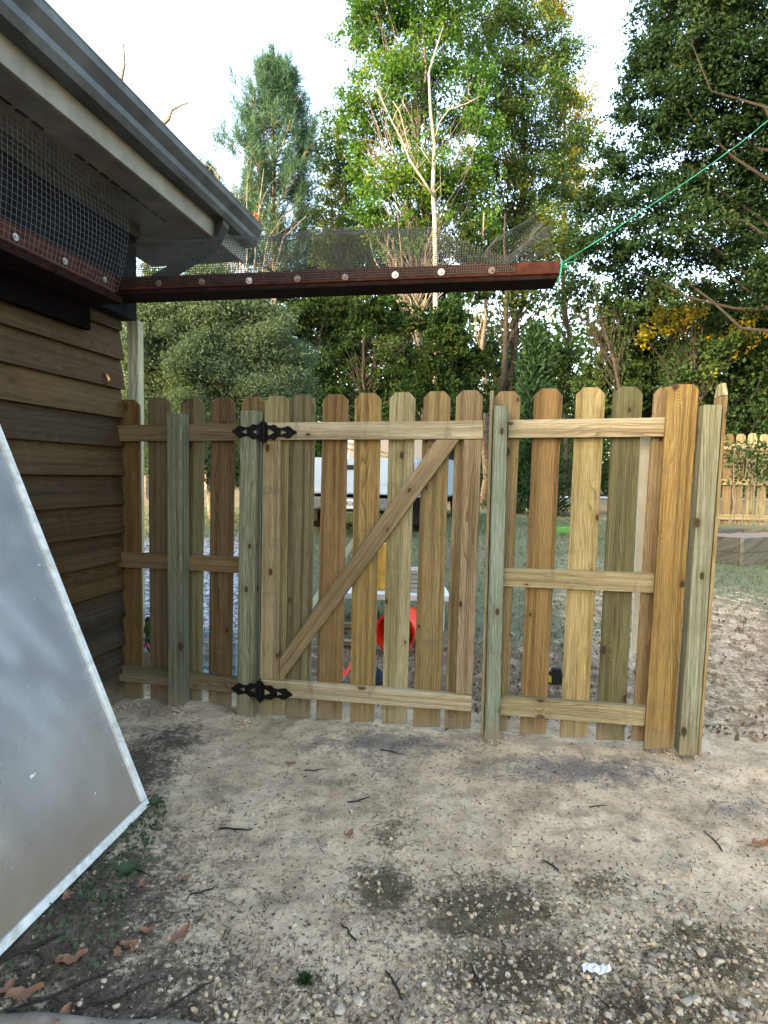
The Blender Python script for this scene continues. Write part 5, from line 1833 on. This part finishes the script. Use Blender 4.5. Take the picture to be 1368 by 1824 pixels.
# twigs
for px, py, L, a, r in ((420, 1478, 0.13, 0.1, 0.004), (640, 1425, 0.10, 0.35, 0.0035), (560, 1372, 0.09, 0.3, 0.003), (1270, 1500, 0.12, 1.6, 0.003), (700, 1755, 0.10, 2.0, 0.004), (120, 1765, 0.28, 0.55, 0.004), (190, 1790, 0.30, 0.6, 0.0035), (320, 1790, 0.25, 0.75, 0.003), (250, 1555, 0.09, -0.5, 0.003), (980, 1540, 0.07, 2.2, 0.0035), (1065, 1435, 0.08, 0.2, 0.0025), (850, 1745, 0.09, 1.8, 0.005), (360, 1590, 0.08, 0.5, 0.003), (620, 1660, 0.09, 2.2, 0.003), (700, 1340, 0.13, -0.3, 0.003), (1130, 1820, 0.2, 2.4, 0.0035), (800, 1300, 0.08, 0.9, 0.004), (60, 1690, 0.16, 0.6, 0.006)):
    p = ong(px, py)
    dv = Vector((math.cos(a), math.sin(a), 0)) * L / 2
    P = wob(p - dv, p + dv, 5, 0.05, rs)
    P = [Vector((q.x, q.y, ghost(q.x, q.y) + r * 0.8 + 0.001)) for q in P]
    g = Geo()
    g.tube(P, [r, r * 1.05, r, r * 0.85, r * 0.7, r * 0.4], 5)
    s = P[2]
    e = s + Vector((dv.y * 0.5 + dv.x * 0.3, -dv.x * 0.4 + dv.y * 0.3, 0.004))
    e.z = ghost(e.x, e.y) + 0.004
    g.tube([s, e], [r * 0.6, r * 0.3], 4)
    o = tag(g.obj('twig', M['bark'], None, tuple(p)), None, 'twig', 'twigs on the ground')
    LOOSE.append((o, px, py, 'long dark twig' if L > 0.15 else 'short dark twig'))

# dead leaves: curled sheets
for px, py, L, a, tw in ((128, 1712, 0.040, 0.5, 'pale'), (45, 1778, 0.042, 0.4, 'pale'), (12, 1765, 0.03, 1.2, 'pale'), (262, 1660, 0.024, 0.2, 'red'), (322, 1672, 0.034, 1.0, 'red'), (252, 1577, 0.024, 1.4, 'red'), (118, 1602, 0.026, 1.7, 'red'), (230, 1686, 0.026, 0.2, 'red'), (210, 1700, 0.022, 2.2, 'red'), (330, 1570, 0.022, 0.5, 'red'), (518, 1363, 0.024, 0.1, 'red'), (1355, 1505, 0.040, 0.2, 'red'), (112, 1815, 0.03, 1.3, 'red'), (240, 1690, 0.03, 2.6, 'red'), (622, 1485, 0.026, 1.0, 'red')):
    p = ong(px, py)
    g = Geo()
    n = 8
    av, bv = Vector((math.cos(a), math.sin(a), 0)), Vector((-math.sin(a), math.cos(a), 0))
    for i in range(n + 1):
        t = i / n
        wv = math.sin(math.pi * t ** 0.8) * L * 0.48 * (1 + 0.22 * math.sin(i * 2.6))
        for s in (-1, -0.5, 0, 0.5, 1):
            q = p + av * (t - 0.5) * L * 2.0 + bv * (wv * s)
            q.z += 0.006 + abs(s) ** 1.6 * L * 0.30 * (0.6 + 0.5 * math.sin(i + a)) + L * 0.18 * (2 * t - 1) ** 2
            g.V.append(q)
    g.F = [(i * 5 + j, i * 5 + j + 1, i * 5 + 6 + j, i * 5 + 5 + j) for i in range(n) for j in range(4)]
    o = g.obj('dead_leaf', M['dead_leaf'], None, tuple(p), smooth=False)
    if tw == 'pale':
        tag(o, None, 'leaf', 'pale tan fallen leaves')
        LOOSE.append((o, px, py, 'pale tan curled dead leaf'))
    else:
        tag(o, None, 'leaf', 'reddish fallen leaves')
        LOOSE.append((o, px, py, 'reddish brown curled dead leaf'))

name_loose()

# weeds


def weed(px, py, n, L, label, rise=0.5):
    p = ong(px, py)
    root = thing('weed', label, 'plant', p)
    for i in range(n):
        a = i * 2.4 + rs.uniform(-0.2, 0.2)
        l = L * rs.uniform(0.7, 1.1)
        av = Vector((math.cos(a), math.sin(a), 0))
        bv = Vector((-math.sin(a), math.cos(a), 0))
        g = Geo()
        for k in range(6):
            t = k / 5
            wv = math.sin(math.pi * min(1, t * 0.93 + 0.05)) * l * 0.27
            c = p + av * l * t + V3Z * (0.01 + l * rise * math.sin(t * 2.0))
            g.V += [c - bv * wv + V3Z * wv * 0.25, c, c + bv * wv + V3Z * wv * 0.25]
        g.F = [(k * 3 + j, k * 3 + j + 1, k * 3 + 4 + j, k * 3 + 3 + j) for k in range(5) for j in range(2)]
        g.obj('leaf', M['leaf_weed'], root, smooth=True)


weed(228, 1562, 9, 0.045, 'dark green rosette weed growing on the soil near the glass panel')
weed(277, 1438, 8, 0.05, 'small grey-green weed at the corner of the glass panel')
Cs = []
for i in range(330):
    t = rs.random()
    c = ga.lerp(gb, t) + Vector((rs.uniform(0.01, 0.22) * (0.4 + t), rs.uniform(-0.06, 0.06), 0))
    c.z = ghost(c.x, c.y) + rs.uniform(0.004, 0.02)
    Cs.append(tuple(c))
o = leaf_mesh('ground_cover', np.array(Cs), 0.020, 0.016, M['leaf_weed'], None, (ga.x, ga.y, 0), updir=0.3)
tag(o, 'low green creeping weeds along the foot of the glass panel', 'ground cover', kind='stuff')

# root along the bottom left, moss ball, plastic scrap
g = Geo()
P = [ong(-80 + 46 * i, 1822 + 3 * math.sin(i * 1.3) + 0.9 * i) for i in range(13)]
P = [Vector((q.x, q.y, ghost(q.x, q.y) + 0.002 - 0.0012 * i)) for i, q in enumerate(P)]
g.tube(P, [(0.024 - 0.0012 * i) * (1 + 0.10 * math.sin(i * 2.3)) for i in range(13)], 12)
tag(g.obj('root', M['bark_grey'], None, tuple(P[2]), True), 'smooth brown tree root breaking the soil at the bottom corner', 'root')
p = ong(543, 1752)
leaf_mesh_c = RNG.normal(size=(420, 3)) * np.array([0.010, 0.010, 0.006]) + np.array(p + V3Z * 0.008)
o = leaf_mesh('moss_tuft', leaf_mesh_c, 0.010, 0.003, M['leaf_under'], None, tuple(p))
tag(o, 'round dark moss tuft sitting on the bare sand', 'moss')
p = ong(1063, 1735)
g = Geo()
for i in range(9):
    for j in range(4):
        x, y = (i - 4) * 0.010, (j - 1.5) * 0.012 * (1 - 0.1 * abs(i - 4))
        g.V.append(p + Vector((x, y + 0.004 * math.sin(i), 0.006 + 0.010 * abs(math.sin(i * 1.7 + j * 2.3)))))
g.F = [(i * 4 + j, i * 4 + j + 1, i * 4 + 5 + j, i * 4 + 4 + j) for i in range(8) for j in range(3)]
tag(g.obj('plastic_scrap', M['plastic'], None, tuple(p)), 'crumpled whitish plastic scrap on the ground near the bottom', 'scrap')

# lawn and litter behind the fence
Cs, Al = [], []
n = 0
while n < 30000:
    x, y = rs.uniform(-5, 6.5), 3.4 + 9.5 * rs.random() ** 1.3
    _s, _m, _a, lit, turf, grav = soilmask(x, y)
    if rs.random() > turf * (1 - grav) * (0.35 + 0.65 * (noise.noise(Vector((x * 1.3, y * 1.3, 7))) > -0.1)):
        continue
    Cs.append((x, y, ghost(x, y) + 0.02))
    Al.append((rs.gauss(0, 0.4), rs.gauss(0, 0.4), 1))
    n += 1
o = leaf_mesh('grass', np.array(Cs), 0.075, 0.008, M['grass'], None, (0, 7, 0.4), along=np.array(Al))
tag(o, 'patchy short grass growing on the lawn behind the fence', 'grass', kind='stuff')
Cs = []
n = 0
while n < 7000:
    x, y = rs.uniform(-4, 6), 3.1 + 7 * rs.random() ** 1.5
    s = (Vector((x, y, 0)) - F0).dot(FN)
    if s < 0.1:
        continue
    *_q, lit, turf, grav = soilmask(x, y)
    if rs.random() > lit * (1 - 0.6 * grav) * (1 - 0.7 * turf):
        continue
    Cs.append((x, y, ghost(x, y) + 0.012))
    n += 1
o = leaf_mesh('leaf_litter', np.array(Cs), 0.032, 0.02, M['litter_far'], None, (0, 6, 0.3), updir=0.4)
tag(o, 'brown fallen leaf litter scattered behind the fence', 'leaf litter', kind='stuff')
